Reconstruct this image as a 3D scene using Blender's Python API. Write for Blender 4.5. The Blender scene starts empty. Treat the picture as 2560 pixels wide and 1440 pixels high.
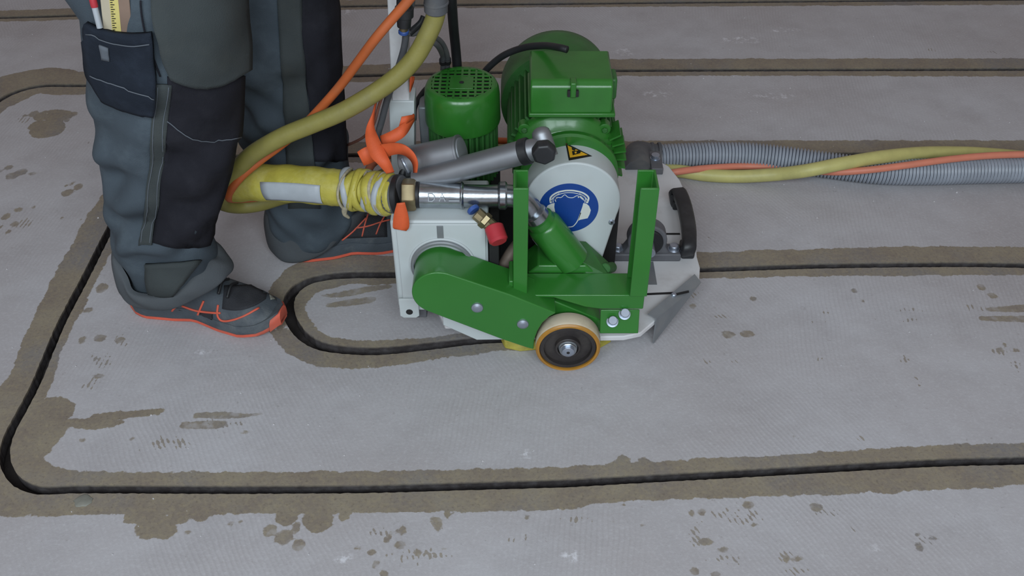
import bpy, bmesh, math, random
import numpy as np
from mathutils import Vector, Matrix
from mathutils.bvhtree import BVHTree
random.seed(7); np.random.seed(7)
C = bpy.context.scene.collection
R = math.radians
# ------------------------------------------------------------------ camera, world, lights, exposure
CH, CE, CF = 1.30, R(41.0), 2500.0          # camera height, tilt below the horizon, focal length (px of 2560)
cam = bpy.data.cameras.new('camera'); camo = bpy.data.objects.new('camera', cam); C.objects.link(camo)
camo.location = (0, 0, CH); camo.rotation_euler = (R(90) - CE, 0, 0)
cam.sensor_width = 36; cam.lens = 36 * CF / 2560; cam.clip_start = .05; cam.clip_end = 60
bpy.context.scene.camera = camo
vs = bpy.context.scene.view_settings
vs.view_transform = 'Standard'; vs.look = 'None'; vs.gamma = 1; vs.use_curve_mapping = False; vs.exposure = -0.13
w = bpy.data.worlds.new('world'); bpy.context.scene.world = w; w.use_nodes = True
bg = w.node_tree.nodes['Background']; bg.inputs[0].default_value = (.70, .61, .60, 1); bg.inputs[1].default_value = .37
def area(name, loc, tgt, sx, sy, power, col):
    l = bpy.data.lights.new(name, 'AREA'); l.shape = 'RECTANGLE'; l.size = sx; l.size_y = sy; l.energy = power; l.color = col
    o = bpy.data.objects.new(name, l); C.objects.link(o); o.location = loc
    o.rotation_euler = (Vector(tgt) - Vector(loc)).to_track_quat('-Z', 'Y').to_euler()
    return o
# the window front of the building site: three panes of daylight, to the left behind the camera
for i, x in enumerate((-1.25, -.15, .95)):
    area('window_daylight', (x, -1.35, 2.25), (x * .5, 1.4, .1), .9, 1.3, 40, (.80, .92, 1.0))

def P(px, py, z=None, Y=None):
    c = (px - 1280) / CF; v = (720 - py) / CF
    d = Vector((c, math.cos(CE) + v * math.sin(CE), -math.sin(CE) + v * math.cos(CE)))
    t = (z - CH) / d.z if z is not None else Y / d.y
    return Vector((0, 0, CH)) + d * t
def G(px, py): return P(px, py, z=0)
def S(px, py, Y):                            # pixels per metre at that point
    p = P(px, py, Y=Y); return CF / (p.y * math.cos(CE) + (CH - p.z) * math.sin(CE))
def catmull(pts, n=6):
    pts = [np.array(p, float) for p in pts]
    if len(pts) < 3: return [pts[0] * (1 - t) + pts[-1] * t for t in np.linspace(0, 1, n + 1)]
    ext = [2 * pts[0] - pts[1]] + pts + [2 * pts[-1] - pts[-2]]; out = []
    for i in range(1, len(ext) - 2):
        a, b, c, d = ext[i - 1:i + 3]
        for k in range(n):
            t = k / n
            out.append(.5 * ((2 * b) + (c - a) * t + (2 * a - 5 * b + 4 * c - d) * t * t + (3 * b - a - 3 * c + d) * t ** 3))
    out.append(pts[-1]); return out

# ------------------------------------------------------------------ materials
def srgb(r, g, b):
    f = lambda c: (c / 255 / 12.92) if c <= 10.3 else ((c / 255 + .055) / 1.055) ** 2.4
    return (f(r), f(g), f(b), 1)
MATS = {}
def mat(name, rgb, rough=.5, metal=0, var=.12, scale=30, bump=0, bscale=200, coat=0, spec=.5, dirt=None, dirt_amt=.5):
    m = bpy.data.materials.new(name); m.use_nodes = True; nt = m.node_tree; N = nt.nodes; L = nt.links
    b = N['Principled BSDF']; b.inputs['Roughness'].default_value = rough; b.inputs['Metallic'].default_value = metal
    b.inputs['Coat Weight'].default_value = coat; b.inputs['Coat Roughness'].default_value = .12
    b.inputs['Specular IOR Level'].default_value = spec
    tc = N.new('ShaderNodeTexCoord')
    n = N.new('ShaderNodeTexNoise'); n.inputs['Scale'].default_value = scale; n.inputs['Detail'].default_value = 5
    L.new(tc.outputs['Object'], n.inputs['Vector'])
    cr = N.new('ShaderNodeValToRGB'); e = cr.color_ramp.elements
    c = srgb(*rgb); e[0].position = .3; e[1].position = .7
    e[0].color = tuple(x * (1 - var) for x in c[:3]) + (1,); e[1].color = tuple(min(1, x * (1 + var)) for x in c[:3]) + (1,)
    L.new(n.outputs['Fac'], cr.inputs['Fac']); out = cr.outputs['Color']
    if dirt:
        n2 = N.new('ShaderNodeTexNoise'); n2.inputs['Scale'].default_value = 14; n2.inputs['Detail'].default_value = 8; n2.inputs['Roughness'].default_value = .65
        L.new(tc.outputs['Object'], n2.inputs['Vector'])
        mr = N.new('ShaderNodeMapRange'); mr.inputs[1].default_value = .5; mr.inputs[2].default_value = .75; mr.inputs[4].default_value = dirt_amt
        L.new(n2.outputs['Fac'], mr.inputs[0])
        mx = N.new('ShaderNodeMix'); mx.data_type = 'RGBA'; L.new(mr.outputs[0], mx.inputs[0]); L.new(out, mx.inputs[6]); mx.inputs[7].default_value = srgb(*dirt)
        out = mx.outputs[2]
    L.new(out, b.inputs['Base Color'])
    if bump:
        n3 = N.new('ShaderNodeTexNoise'); n3.inputs['Scale'].default_value = bscale; n3.inputs['Detail'].default_value = 3
        L.new(tc.outputs['Object'], n3.inputs['Vector'])
        bp = N.new('ShaderNodeBump'); bp.inputs['Strength'].default_value = bump; bp.inputs['Distance'].default_value = .002
        L.new(n3.outputs['Fac'], bp.inputs['Height']); L.new(bp.outputs['Normal'], b.inputs['Normal'])
    MATS[name] = m; return m
green = mat('green_paint', (44, 113, 40), .38, var=.06, coat=.35, scale=8, bump=.06, bscale=60)
greend = mat('green_cast', (46, 98, 44), .5, var=.15, bump=.25, bscale=120, dirt=(70, 92, 66), dirt_amt=.5)
greenm = mat('green_motor', (40, 104, 34), .33, var=.08, bump=.1, bscale=80, coat=.3)
white = mat('white_powder_coat', (186, 193, 194), .42, var=.03, scale=12, dirt=(176, 176, 172), dirt_amt=.35)
whiteg = mat('white_plate_dusty', (206, 206, 208), .5, var=.04, scale=12, dirt=(158, 152, 148), dirt_amt=.5)
silver = mat('brushed_aluminium', (150, 153, 158), .5, metal=.85, var=.08, scale=20)
chrome = mat('galvanised_steel', (172, 178, 184), .27, metal=.95, var=.2, scale=45, bump=.2, bscale=70)
brass = mat('dull_brass', (148, 134, 104), .42, metal=.8, var=.15, scale=60)
steel = mat('zinc_bolt', (168, 176, 190), .35, metal=.8, var=.1)
dsteel = mat('grey_cast_iron', (98, 99, 104), .6, metal=.2, var=.15, dirt=(118, 112, 108))
sheet = mat('grey_sheet_metal', (128, 132, 136), .5, metal=.35, var=.08, dirt=(150, 146, 140))
blackp = mat('black_plastic', (34, 35, 38), .45, var=.2, dirt=(84, 86, 88), dirt_amt=.3)
blackr = mat('black_rubber', (26, 27, 30), .55, var=.2)
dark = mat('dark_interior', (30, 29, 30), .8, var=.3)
greyr = mat('grey_rubber', (80, 82, 86), .6, var=.1, dirt=(120, 116, 110))
cordm = mat('brown_cord', (120, 76, 62), .7)
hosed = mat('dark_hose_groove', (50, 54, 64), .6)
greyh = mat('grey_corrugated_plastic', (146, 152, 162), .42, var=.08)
yellow = mat('dusty_yellow_rubber', (184, 178, 112), .5, var=.07, scale=40, dirt=(152, 148, 104), dirt_amt=.5, bump=.15, bscale=200)
yellowh = mat('dark_yellow_rubber', (132, 125, 64), .55, var=.07, scale=40, dirt=(120, 114, 78), dirt_amt=.5, bump=.15, bscale=200)
yellowt = mat('yellow_tape', (170, 160, 66), .5, var=.12, scale=40, dirt=(196, 190, 132), dirt_amt=.6, bump=.5, bscale=90)
twine = mat('grey_tape_edge', (158, 150, 128), .8, var=.2, scale=90, bump=.6)
labelw = mat('white_label', (164, 170, 176), .5, var=.06, scale=60, dirt=(150, 156, 160), dirt_amt=.6)
orange = mat('orange_rubber', (182, 92, 46), .5, var=.08, dirt=(160, 100, 66))
salmon = mat('faded_orange_hose', (204, 124, 100), .5, var=.06, dirt=(190, 120, 100))
strapm = mat('orange_webbing', (206, 88, 44), .65, var=.07, scale=70, bump=.15, bscale=500)
red = mat('red_plastic', (176, 48, 58), .5, var=.12)
cream = mat('cream_tyre', (205, 192, 170), .55, var=.06, dirt=(160, 140, 112), dirt_amt=.6)
amber = mat('amber_polyurethane', (172, 122, 44), .4, var=.1, dirt=(130, 96, 50))
hubm = mat('dark_wheel_hub', (52, 48, 48), .5, metal=.1, var=.2, dirt=(84, 78, 72))
signb = mat('sign_blue', (18, 62, 136), .4, var=.04)
signw = mat('sign_white', (205, 208, 202), .45, var=.03)
signy = mat('sign_yellow', (220, 168, 40), .45, var=.04)
signk = mat('sign_black', (24, 22, 22), .5, var=.05)
foam = mat('yellow_foam', (172, 162, 66), .9, var=.2, scale=60, bump=.8, bscale=120, dirt=(170, 160, 110))
cloth = mat('grey_blue_work_cloth', (70, 79, 87), .92, var=.16, scale=9, bump=.4, bscale=700, dirt=(100, 112, 120), dirt_amt=.4, spec=.2)
clotho = mat('olive_grey_cloth', (62, 67, 68), .92, var=.1, scale=12, bump=.4, bscale=700, dirt=(78, 80, 76), dirt_amt=.35, spec=.2)
clothb = mat('black_work_cloth', (34, 34, 40), .92, var=.2, scale=12, bump=.4, bscale=700, dirt=(54, 54, 60), dirt_amt=.4, spec=.15)
clothn = mat('navy_pocket_cloth', (32, 38, 48), .9, var=.25, scale=14, bump=.4, bscale=600, dirt=(54, 62, 76), dirt_amt=.4, spec=.2)
clothg = mat('dark_grey_cuff_cloth', (80, 84, 88), .92, var=.1, scale=12, bump=.4, bscale=700, dirt=(94, 98, 100), dirt_amt=.35, spec=.2)
stitch = mat('grey_stitching', (92, 98, 106), .9)
shoeg = mat('dusty_grey_shoe', (68, 75, 82), .75, var=.15, scale=25, dirt=(122, 126, 126), dirt_amt=.55, bump=.3, bscale=300)
shoeb = mat('black_shoe_mesh', (38, 39, 44), .85, var=.2, bump=.5, bscale=500, dirt=(66, 66, 68), dirt_amt=.4)
shoeo = mat('orange_shoe_trim', (208, 92, 70), .7, var=.1, scale=40, dirt=(150, 98, 84), dirt_amt=.6)
wood = mat('wooden_rule', (132, 110, 96), .7, var=.1)
ruley = mat('yellow_rule_face', (206, 192, 116), .6, var=.05)
rulew = mat('ivory_rule_face', (182, 172, 150), .6, var=.05)
bluec = mat('blue_clip', (54, 84, 150), .4)
stone = mat('grey_green_slurry', (124, 124, 116), .6, var=.15, bump=.5, bscale=80)
crumb = mat('pale_grit', (190, 188, 190), .9)

# ------------------------------------------------------------------ mesh helpers
ORG = {}
def tag(o, label=None, cat=None, group=None, kind=None):
    for k, v in (('label', label), ('category', cat), ('group', group), ('kind', kind)):
        if v: o[k] = v
    return o
def thing(name, loc, label, cat, group=None):
    o = bpy.data.objects.new(name, None); C.objects.link(o); o.location = loc; o.empty_display_size = .05
    ORG[o.name] = Vector(loc); return tag(o, label, cat, group)
def obj(name, verts, faces, m, parent=None, smooth=False, bevel=0, bseg=2, thick=0, sub=0, label=None, angle=40, org=None):
    o0 = ORG[parent.name] if parent else (Vector(org) if org is not None else Vector((0, 0, 0)))
    me = bpy.data.meshes.new(name); me.from_pydata([tuple(Vector(v) - o0) for v in verts], [], [tuple(f) for f in faces])
    bm = bmesh.new(); bm.from_mesh(me); bmesh.ops.remove_doubles(bm, verts=bm.verts, dist=1e-6)
    if not thick: bmesh.ops.recalc_face_normals(bm, faces=bm.faces)
    bm.to_mesh(me); bm.free(); me.update()
    o = bpy.data.objects.new(name, me); C.objects.link(o); me.materials.append(m)
    if smooth: me.shade_smooth()
    if smooth == 2 or bevel:
        me.shade_smooth(); me.set_sharp_from_angle(angle=R(angle))
    if parent: o.parent = parent
    elif org is not None: o.location = o0
    ORG[o.name] = o0
    if thick:
        s = o.modifiers.new('s', 'SOLIDIFY'); s.thickness = thick; s.offset = 0
    if bevel:
        b = o.modifiers.new('b', 'BEVEL'); b.width = bevel; b.segments = bseg; b.limit_method = 'ANGLE'; b.angle_limit = R(35)
    if sub:
        s = o.modifiers.new('u', 'SUBSURF'); s.levels = sub; s.render_levels = sub
    if label: o['label'] = label
    return o
class MB:
    def __init__(s): s.v = []; s.f = []
    def add(s, v, f):
        n = len(s.v); s.v += [Vector(p) for p in v]; s.f += [tuple(i + n for i in q) for q in f]; return s
    def box(s, x0, x1, y0, y1, z0, z1, M=None):
        v = [Vector((x, y, z)) for x in (x0, x1) for y in (y0, y1) for z in (z0, z1)]
        if M: v = [M @ p for p in v]
        return s.add(v, [(0, 1, 3, 2), (4, 6, 7, 5), (0, 4, 5, 1), (2, 3, 7, 6), (0, 2, 6, 4), (1, 5, 7, 3)])
    def prism(s, pts, ax, a, b):            # pts 2D; ax 'Y' -> (x,z) polygon, 'Z' -> (x,y), 'X' -> (y,z)
        def q(p, t): return {'Y': (p[0], t, p[1]), 'Z': (p[0], p[1], t), 'X': (t, p[0], p[1])}[ax]
        n = len(pts); v = [q(p, a) for p in pts] + [q(p, b) for p in pts]
        return s.add(v, [tuple(range(n)), tuple(range(2 * n - 1, n - 1, -1))] + [(i, (i + 1) % n, n + (i + 1) % n, n + i) for i in range(n)])
    def lathe(s, p0, p1, prof, n=32):       # prof: (t along the axis in metres, radius)
        p0 = Vector(p0); a = (Vector(p1) - p0).normalized(); u = a.orthogonal().normalized(); w_ = a.cross(u)
        v = []; f = []
        for t, r in prof:
            for k in range(n):
                th = 2 * math.pi * k / n; v.append(p0 + a * t + (u * math.cos(th) + w_ * math.sin(th)) * r)
        for i in range(len(prof) - 1):
            for k in range(n):
                k2 = (k + 1) % n; f.append((i * n + k, i * n + k2, (i + 1) * n + k2, (i + 1) * n + k))
        f.append(tuple(range(n))); f.append(tuple(range(len(prof) * n - 1, len(prof) * n - n - 1, -1)))
        return s.add(v, f)
    def tube(s, pts, r, n=14, sm=6, cap=True):
        if sm: q = catmull([list(p) for p in pts], sm)
        else: q = [np.array(p, float) for p in pts]
        q = [Vector(p[:3]) for p in q]; m = len(q); rad = r if callable(r) else (lambda t: r)
        tg = [(q[min(i + 1, m - 1)] - q[max(i - 1, 0)]).normalized() for i in range(m)]
        u = tg[0].orthogonal().normalized(); v = []; f = []
        for i in range(m):
            u = (u - tg[i] * u.dot(tg[i])).normalized(); w_ = tg[i].cross(u); rr = rad(i / (m - 1))
            for k in range(n):
                th = 2 * math.pi * k / n; v.append(q[i] + (u * math.cos(th) + w_ * math.sin(th)) * rr)
        for i in range(m - 1):
            for k in range(n):
                k2 = (k + 1) % n; f.append((i * n + k, i * n + k2, (i + 1) * n + k2, (i + 1) * n + k))
        if cap: f.append(tuple(range(n))); f.append(tuple(range(m * n - 1, m * n - n - 1, -1)))
        return s.add(v, f)
    def grid(s, rows, closed=False):
        n = len(rows[0]); v = [p for r_ in rows for p in r_]; f = []
        for i in range(len(rows) - 1):
            for k in range(n if closed else n - 1):
                k2 = (k + 1) % n; f.append((i * n + k, i * n + k2, (i + 1) * n + k2, (i + 1) * n + k))
        return s.add(v, f)
    def out(s, name, m, parent=None, **kw): return obj(name, s.v, s.f, m, parent, **kw)
def arc(cx, cy, r, a0, a1, n=16): return [(cx + r * math.cos(R(a0 + (a1 - a0) * i / n)), cy + r * math.sin(R(a0 + (a1 - a0) * i / n))) for i in range(n + 1)]
def bvh_of(o, parent_org=None):
    dg = bpy.context.evaluated_depsgraph_get(); me = o.evaluated_get(dg).to_mesh()
    of = ORG[o.name]
    t = BVHTree.FromPolygons([v.co + of for v in me.vertices], [tuple(p.vertices) for p in me.polygons]); o.evaluated_get(dg).to_mesh_clear(); return t
EYE = Vector((0, 0, CH))
def hit(bv, px, py):
    d = (P(px, py, Y=1.0) - EYE).normalized(); l, n, i, ds = bv.ray_cast(EYE, d)
    if l is None: return None
    if n.dot(d) > 0: n = -n
    return l, n
def on_surface_patch(bv, left, right, m, name, parent, off=.004, nr=18, nc=16, bow_t=0, bow_b=0, thick=.004, label=None):
    """a cloth panel sewn on a surface: left and right borders are followed, the panel lies on the surface"""
    L = catmull(left, 8); Rr = catmull(right, 8)
    sl = lambda A, t: A[min(len(A) - 1, int(round(t * (len(A) - 1))))]
    rows = []; last = None
    for i in range(nr + 1):
        t = i / nr; a, b = sl(L, t), sl(Rr, t); row = []
        for k in range(nc + 1):
            s_ = k / nc; p = a * (1 - s_) + b * s_; bow = 4 * s_ * (1 - s_) * (bow_t * (1 - t) + bow_b * t)
            h = hit(bv, p[0], p[1] + bow)
            if h: last = h[0] + h[1] * off
            row.append(Vector(last) if last else None)
        rows.append(row)
    fl = next(p for r_ in rows for p in r_ if p)
    rows = [[p or fl for p in r_] for r_ in rows]
    return MB().grid(rows).out(name, m, parent, smooth=True, thick=thick, label=label)
def on_surface_line(bv, pts, wpx, m, name, parent, off=.0015, thick=.0015, sm=6, label=None, join=None):
    q = catmull(pts, sm); h = [hit(bv, p[0], p[1]) for p in q]; h = [x for x in h if x]
    if len(h) < 2: return None
    rows = []
    for i, (l, n) in enumerate(h):
        tn = (h[min(i + 1, len(h) - 1)][0] - h[max(i - 1, 0)][0]).normalized(); sd = n.cross(tn).normalized()
        wv = (wpx(i / (len(h) - 1)) if callable(wpx) else wpx) / 1450 / 2
        rows.append([l + n * off - sd * wv, l + n * off + sd * wv])
    if join is not None: return join.grid(rows)
    return MB().grid(rows).out(name, m, parent, smooth=True, thick=thick, label=label)

# ------------------------------------------------------------------ FLOOR with the sawn grooves
def gpath(pts, n=8): return [G(a, b).xy for a, b in catmull(pts, n)]
grooves = [  # (path in the picture, half width)
 ([(4300, 1042), (2720, 1141), (2560, 1151), (2328, 1157), (1914, 1180), (1500, 1203), (1400, 1208), (1100, 1217), (912, 1222), (600, 1224), (300, 1223), (188, 1223), (113, 1226), (75, 1220), (38, 1200), (16, 1165), (12, 1128), (24, 1084), (56, 1024), (94, 949), (150, 815), (215, 690), (268, 585), (305, 520), (360, 455), (440, 410), (560, 392), (880, 388), (1560, 386), (2700, 386), (4300, 384)], .0085),
 ([(4300, 664), (2720, 664), (2560, 663), (2372, 661), (2036, 665), (1750, 674), (1400, 682), (975, 686), (900, 686), (830, 690), (773, 702), (735, 727), (720, 762), (728, 800), (760, 842), (818, 868), (937, 877), (1085, 863), (1204, 850), (1330, 846)], None),
 ([(-640, 1400), (-420, 950), (-320, 720), (-210, 520), (-110, 360), (-45, 283), (0, 250), (45, 228), (110, 214), (220, 213), (500, 203), (870, 190), (1200, 182), (1540, 176), (2560, 173), (2720, 173), (4300, 173)], .0085),
 ([(-1600, 80), (-200, 48), (0, 44), (200, 38), (500, 28), (840, 16), (1400, 9), (2000, 3), (2720, -3), (4300, -14)], .0085),
]
wets = [      # bands of dried slurry: pairs of points across the band
 [(4300, 1004, 4300, 1100), (2720, 1103, 2720, 1203), (2560, 1112, 2560, 1210), (2328, 1118, 2328, 1222), (1914, 1141, 1914, 1240), (1500, 1161, 1500, 1257), (1400, 1168, 1400, 1274), (1000, 1177, 1000, 1281), (600, 1181, 600, 1284), (300, 1182, 300, 1284), (130, 1175, 130, 1285), (60, 1130, -20, 1280), (70, 1070, -70, 1120), (112, 1000, -20, 1000), (130, 950, 22, 940), (160, 860, 60, 850), (205, 775, 98, 765), (249, 684, 140, 680), (294, 607, 187, 599), (345, 530, 262, 488), (430, 440, 380, 385), (560, 410, 560, 354), (880, 405, 880, 355), (1560, 405, 1560, 352), (2100, 400, 2100, 352), (2720, 398, 2720, 352), (4300, 396, 4300, 350)],
 [(4300, 622, 4300, 686), (2720, 622, 2720, 686), (2560, 620, 2560, 685), (2300, 618, 2300, 687), (2036, 624, 2036, 690), (1750, 631, 1750, 697), (1400, 640, 1400, 704), (975, 641, 975, 710), (860, 633, 870, 712), (760, 650, 812, 726), (692, 700, 778, 745), (668, 762, 762, 772), (672, 830, 776, 800), (735, 893, 810, 836), (830, 919, 860, 848), (945, 919, 950, 850), (1090, 899, 1080, 842), (1200, 884, 1190, 830), (1350, 872, 1340, 820)],
 [(-590, 1400, -700, 1400), (-330, 700, -420, 700), (-130, 390, -210, 380), (-20, 290, -50, 240), (0, 197, 10, 268), (60, 178, 70, 240), (120, 172, 125, 232), (200, 182, 200, 236), (500, 175, 500, 222), (870, 163, 870, 206), (1540, 148, 1540, 190), (2720, 148, 2720, 190), (4300, 148, 4300, 190)],
 [(-1600, 62, -1600, 90), (-200, 30, -200, 56), (0, 27, 0, 53), (200, 20, 200, 48), (840, 0, 840, 25), (1400, -6, 1400, 18), (2720, -18, 2720, 10), (4300, -28, 4300, 0)],
 # blobs that hang together with the bands
 [(110, 990, 110, 1090), (150, 1000, 150, 1050), (160, 1005, 160, 1042)],
 [(60, 1120, 60, 1180), (130, 1040, 130, 1100)],
 [(235, 1035, 235, 1052), (300, 1030, 300, 1050), (400, 1022, 400, 1036)],
 [(175, 1045, 175, 1068), (250, 1050, 250, 1072), (305, 1050, 305, 1062)],
 [(340, 1270, 330, 1310)], [(360, 1290, 400, 1340)], [(410, 1310, 425, 1345)], [(460, 1270, 440, 1312)], [(500, 1270, 510, 1300)],
 [(790, 1270, 800, 1330)], [(770, 1290, 785, 1318)], [(710, 1270, 720, 1314)], [(860, 1280, 860, 1305)],
 [(1120, 1275, 1115, 1296)], [(1560, 1138, 1562, 1165)], [(1608, 1145, 1608, 1168)], [(1560, 1255, 1560, 1266)],
 [(92, 290, 100, 300), (110, 278, 118, 300), (165, 276, 160, 300)], [(105, 300, 92, 328)], [(130, 300, 108, 345)],
]
spots = [(675, 1326, 17, 16), (710, 1343, 23, 19), (747, 1362, 16, 15), (741, 1316, 10, 12), (85, 285, 12, 8), (183, 285, 12, 6), (167, 301, 8, 4), (62, 289, 6, 3),
 (22, 419, 10, 6), (54, 430, 14, 8), (30, 440, 16, 9), (82, 434, 10, 4), (0, 428, 5, 5), (168, 482, 14, 9), (196, 467, 11, 8), (182, 458, 5, 4), (166, 464, 4, 3),
 (46, 524, 10, 6), (14, 542, 11, 8), (84, 518, 5, 4), (36, 560, 10, 7), (2, 567, 4, 4), (20, 580, 6, 6), (157, 544, 4, 4), (201, 549, 3, 3), (223, 357, 3, 3),
 (255, 720, 15, 12), (220, 775, 12, 7), (250, 845, 16, 9), (205, 850, 8, 10), (300, 850, 12, 8), (330, 760, 8, 5), (245, 940, 14, 6), (612, 1081, 9, 4), (330, 1097, 6, 4), (207, 1100, 8, 5),
 (1820, 836, 16, 9), (1868, 835, 18, 9), (1883, 747, 10, 5), (2135, 727, 9, 5), (2157, 752, 5, 4), (2453, 718, 11, 8), (2481, 739, 12, 7), (1732, 765, 9, 6),
 (2500, 875, 10, 6), (2540, 876, 9, 5), (2510, 862, 6, 5), (1870, 1263, 15, 10), (1730, 1282, 8, 9), (1755, 1280, 10, 8), (2040, 1268, 16, 11), (1885, 1312, 8, 5), (1763, 1354, 18, 10), (1808, 1374, 13, 7),
 (2300, 1368, 10, 11), (2333, 1345, 12, 6), (2294, 1337, 7, 5), (1735, 1428, 12, 10), (1790, 1436, 14, 8), (1965, 1398, 9, 9), (1995, 1397, 12, 7), (1607, 1312, 5, 4), (1530, 1303, 4, 4), (1985, 1093, 3, 3),
 (1317, 1294, 7, 6), (1096, 1312, 10, 16), (1086, 1300, 14, 8), (1005, 1325, 10, 13), (968, 1348, 9, 8), (1000, 1362, 14, 10), (976, 1333, 7, 5), (895, 1370, 9, 5), (930, 1380, 12, 8), (1045, 1382, 9, 10), (940, 1410, 8, 12), (960, 1436, 11, 10), (1110, 1375, 6, 4),
 (575, 1309, 7, 5), (600, 1306, 6, 4), (470, 1332, 10, 5), (83, 1290, 6, 3), (215, 110, 5, 5), (455, 1062, 5, 5)]
streaks = [[(490, 1032, 490, 1044), (560, 1030, 560, 1046), (620, 1034, 620, 1042), (655, 1030, 655, 1036)], [(460, 1055, 460, 1070), (540, 1052, 540, 1072), (565, 1053, 565, 1060)],
 [(800, 739, 800, 742), (860, 728, 862, 742), (930, 715, 932, 728), (975, 712, 975, 720)], [(820, 758, 822, 768), (880, 748, 880, 764), (930, 742, 930, 756)],
 [(2470, 770, 2470, 778), (2560, 762, 2560, 780)], [(2455, 791, 2455, 801), (2570, 790, 2570, 806)]]
dapples = [(2290, 775, 90, 11), (2270, 801, 70, 9), (2070, 783, 60, 10), (2040, 805, 60, 7), (1810, 790, 60, 9), (1800, 810, 50, 6), (2440, 770, 60, 20), (2260, 900, 40, 25), (2290, 950, 30, 30), (2500, 880, 60, 28), (2540, 915, 45, 30), (2060, 895, 40, 14), (1835, 905, 26, 10), (1770, 905, 30, 15),
 (250, 900, 60, 50), (300, 850, 50, 30), (200, 740, 40, 40), (230, 960, 50, 30), (560, 1060, 120, 30), (420, 1110, 140, 40), (1850, 1290, 130, 50), (1750, 1340, 60, 60), (2060, 1280, 70, 25), (1960, 1390, 60, 25), (1820, 1400, 100, 35), (1100, 1310, 100, 40), (1060, 1390, 160, 50), (950, 1330, 60, 40), (2130, 1320, 30, 20), (2320, 1350, 50, 25), (1990, 1425, 60, 20),
 (1330, 1130, 20, 12), (1560, 1145, 30, 8), (2150, 1095, 30, 14), (1440, 1300, 120, 20), (1780, 600, 30, 14), (1720, 740, 50, 30), (2330, 125, 30, 10), (2480, 130, 60, 8), (60, 300, 50, 20), (60, 560, 60, 30), (1300, 1345, 60, 20)]
wornp = [(1850, 100, 60, 9), (1960, 75, 40, 6), (1935, 240, 50, 7), (1640, 235, 40, 8), (1560, 130, 30, 10), (1325, 1135, 26, 12), (2190, 1371, 22, 9), (1430, 1390, 30, 16), (860, 1400, 30, 16), (700, 820, 40, 6), (870, 30, 20, 7), (500, 880, 30, 6)]

hx, x0, x1, y0, y1 = .0062, -2.15, 2.35, .66, 2.98
nx = int((x1 - x0) / hx); ny = int((y1 - y0) / hx)
gx = np.linspace(x0, x1, nx + 1); gy = np.linspace(y0, y1, ny + 1)
GX, GY = np.meshgrid(gx, gy); shp = GX.shape; Q = np.stack([GX.ravel(), GY.ravel()], 1)
def capsules(segs, best):                     # segs: (ax,ay,bx,by,ra,rb): signed distance to a union of tapered strokes
    for ax, ay, bx, by, ra, rb in segs:
        dx, dy = bx - ax, by - ay; L2 = dx * dx + dy * dy + 1e-12; pad = .12 + max(ra, rb)
        msk = (Q[:, 0] > min(ax, bx) - pad) & (Q[:, 0] < max(ax, bx) + pad) & (Q[:, 1] > min(ay, by) - pad) & (Q[:, 1] < max(ay, by) + pad)
        q = Q[msk]
        if not len(q): continue
        t = np.clip(((q[:, 0] - ax) * dx + (q[:, 1] - ay) * dy) / L2, 0, 1)
        d = np.hypot(q[:, 0] - ax - t * dx, q[:, 1] - ay - t * dy) - (ra + (rb - ra) * t)
        best[msk] = np.minimum(best[msk], d)
    return best
def segs_of(pairs):
    c = [((G(a, b).xy + G(c_, d).xy) / 2, (G(a, b).xy - G(c_, d).xy).length / 2) for a, b, c_, d in pairs]
    q = catmull([(p[0].x, p[0].y, p[1]) for p in c], 5) if len(c) > 2 else [np.array((p[0].x, p[0].y, p[1])) for p in c]
    if len(q) == 1: q = [q[0], q[0]]
    return [(a[0], a[1], b[0], b[1], max(a[2], .001), max(b[2], .001)) for a, b in zip(q[:-1], q[1:])]
gd = np.full(len(Q), .2)
for pts, hw in grooves:
    cp = catmull(pts, 8); sg = []
    for i, (a, b) in enumerate(zip(cp[:-1], cp[1:])):
        p, q = G(*a), G(*b)
        def hwf(px): return hw if hw else (.0085 if px > 1500 else .0115 if px < 1000 else .0115 - .003 * (px - 1000) / 500)
        sg.append((p.x, p.y, q.x, q.y, hwf(a[0]), hwf(b[0])))
    gd = capsules(sg, gd)
wd = np.full(len(Q), .1)
for wt in wets: wd = capsules(segs_of(wt), wd)
sd = np.full(len(Q), .1)
for wt in streaks: sd = capsules(segs_of(wt), sd)
def ell(lst, field, mode):
    for a, b, rx, ry in lst:
        p = G(a, b); ex = (G(a + rx, b) - p).length; ey = abs(G(a, b - ry).y - G(a, b + ry).y) / 2
        r_ = np.hypot((Q[:, 0] - p.x) / ex, (Q[:, 1] - p.y) / ey)
        if mode == 'd': field = np.minimum(field, (r_ - 1) * min(ex, ey))
        else: field = np.maximum(field, np.clip(1.25 - r_, 0, 1))
    return field
sd = np.clip(ell(spots, sd, 'd'), -.05, .1)
dp = ell(dapples, np.zeros(len(Q)), 'a'); wr = ell(wornp, np.zeros(len(Q)), 'a')
# smooth pseudo noise for crumbling groove edges
ns = (np.sin(Q[:, 0] * 311 + 3 * np.sin(Q[:, 1] * 173)) + np.sin(Q[:, 1] * 277 + 4 * np.sin(Q[:, 0] * 91)) + np.random.randn(len(Q)) * .6)
gdn = gd + ns * .00035
GD = gdn.reshape(shp); inside = GD < 0
vid = np.arange(len(Q)).reshape(shp)
verts = np.column_stack([Q, np.zeros(len(Q))])
att = {'wet': wd, 'spot': sd, 'dapple': dp, 'worn': wr, 'groove': gd}
c00, c10, c11, c01 = inside[:-1, :-1], inside[:-1, 1:], inside[1:, 1:], inside[1:, :-1]
cnt = c00.astype(int) + c10 + c11 + c01
full = cnt == 0
fq = np.stack([vid[:-1, :-1][full], vid[:-1, 1:][full], vid[1:, 1:][full], vid[1:, :-1][full]], 1)
faces = fq.tolist(); V = verts.tolist(); A = {k: v.tolist() for k, v in att.items()}
GDf = gdn; DEP = -.026
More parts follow.
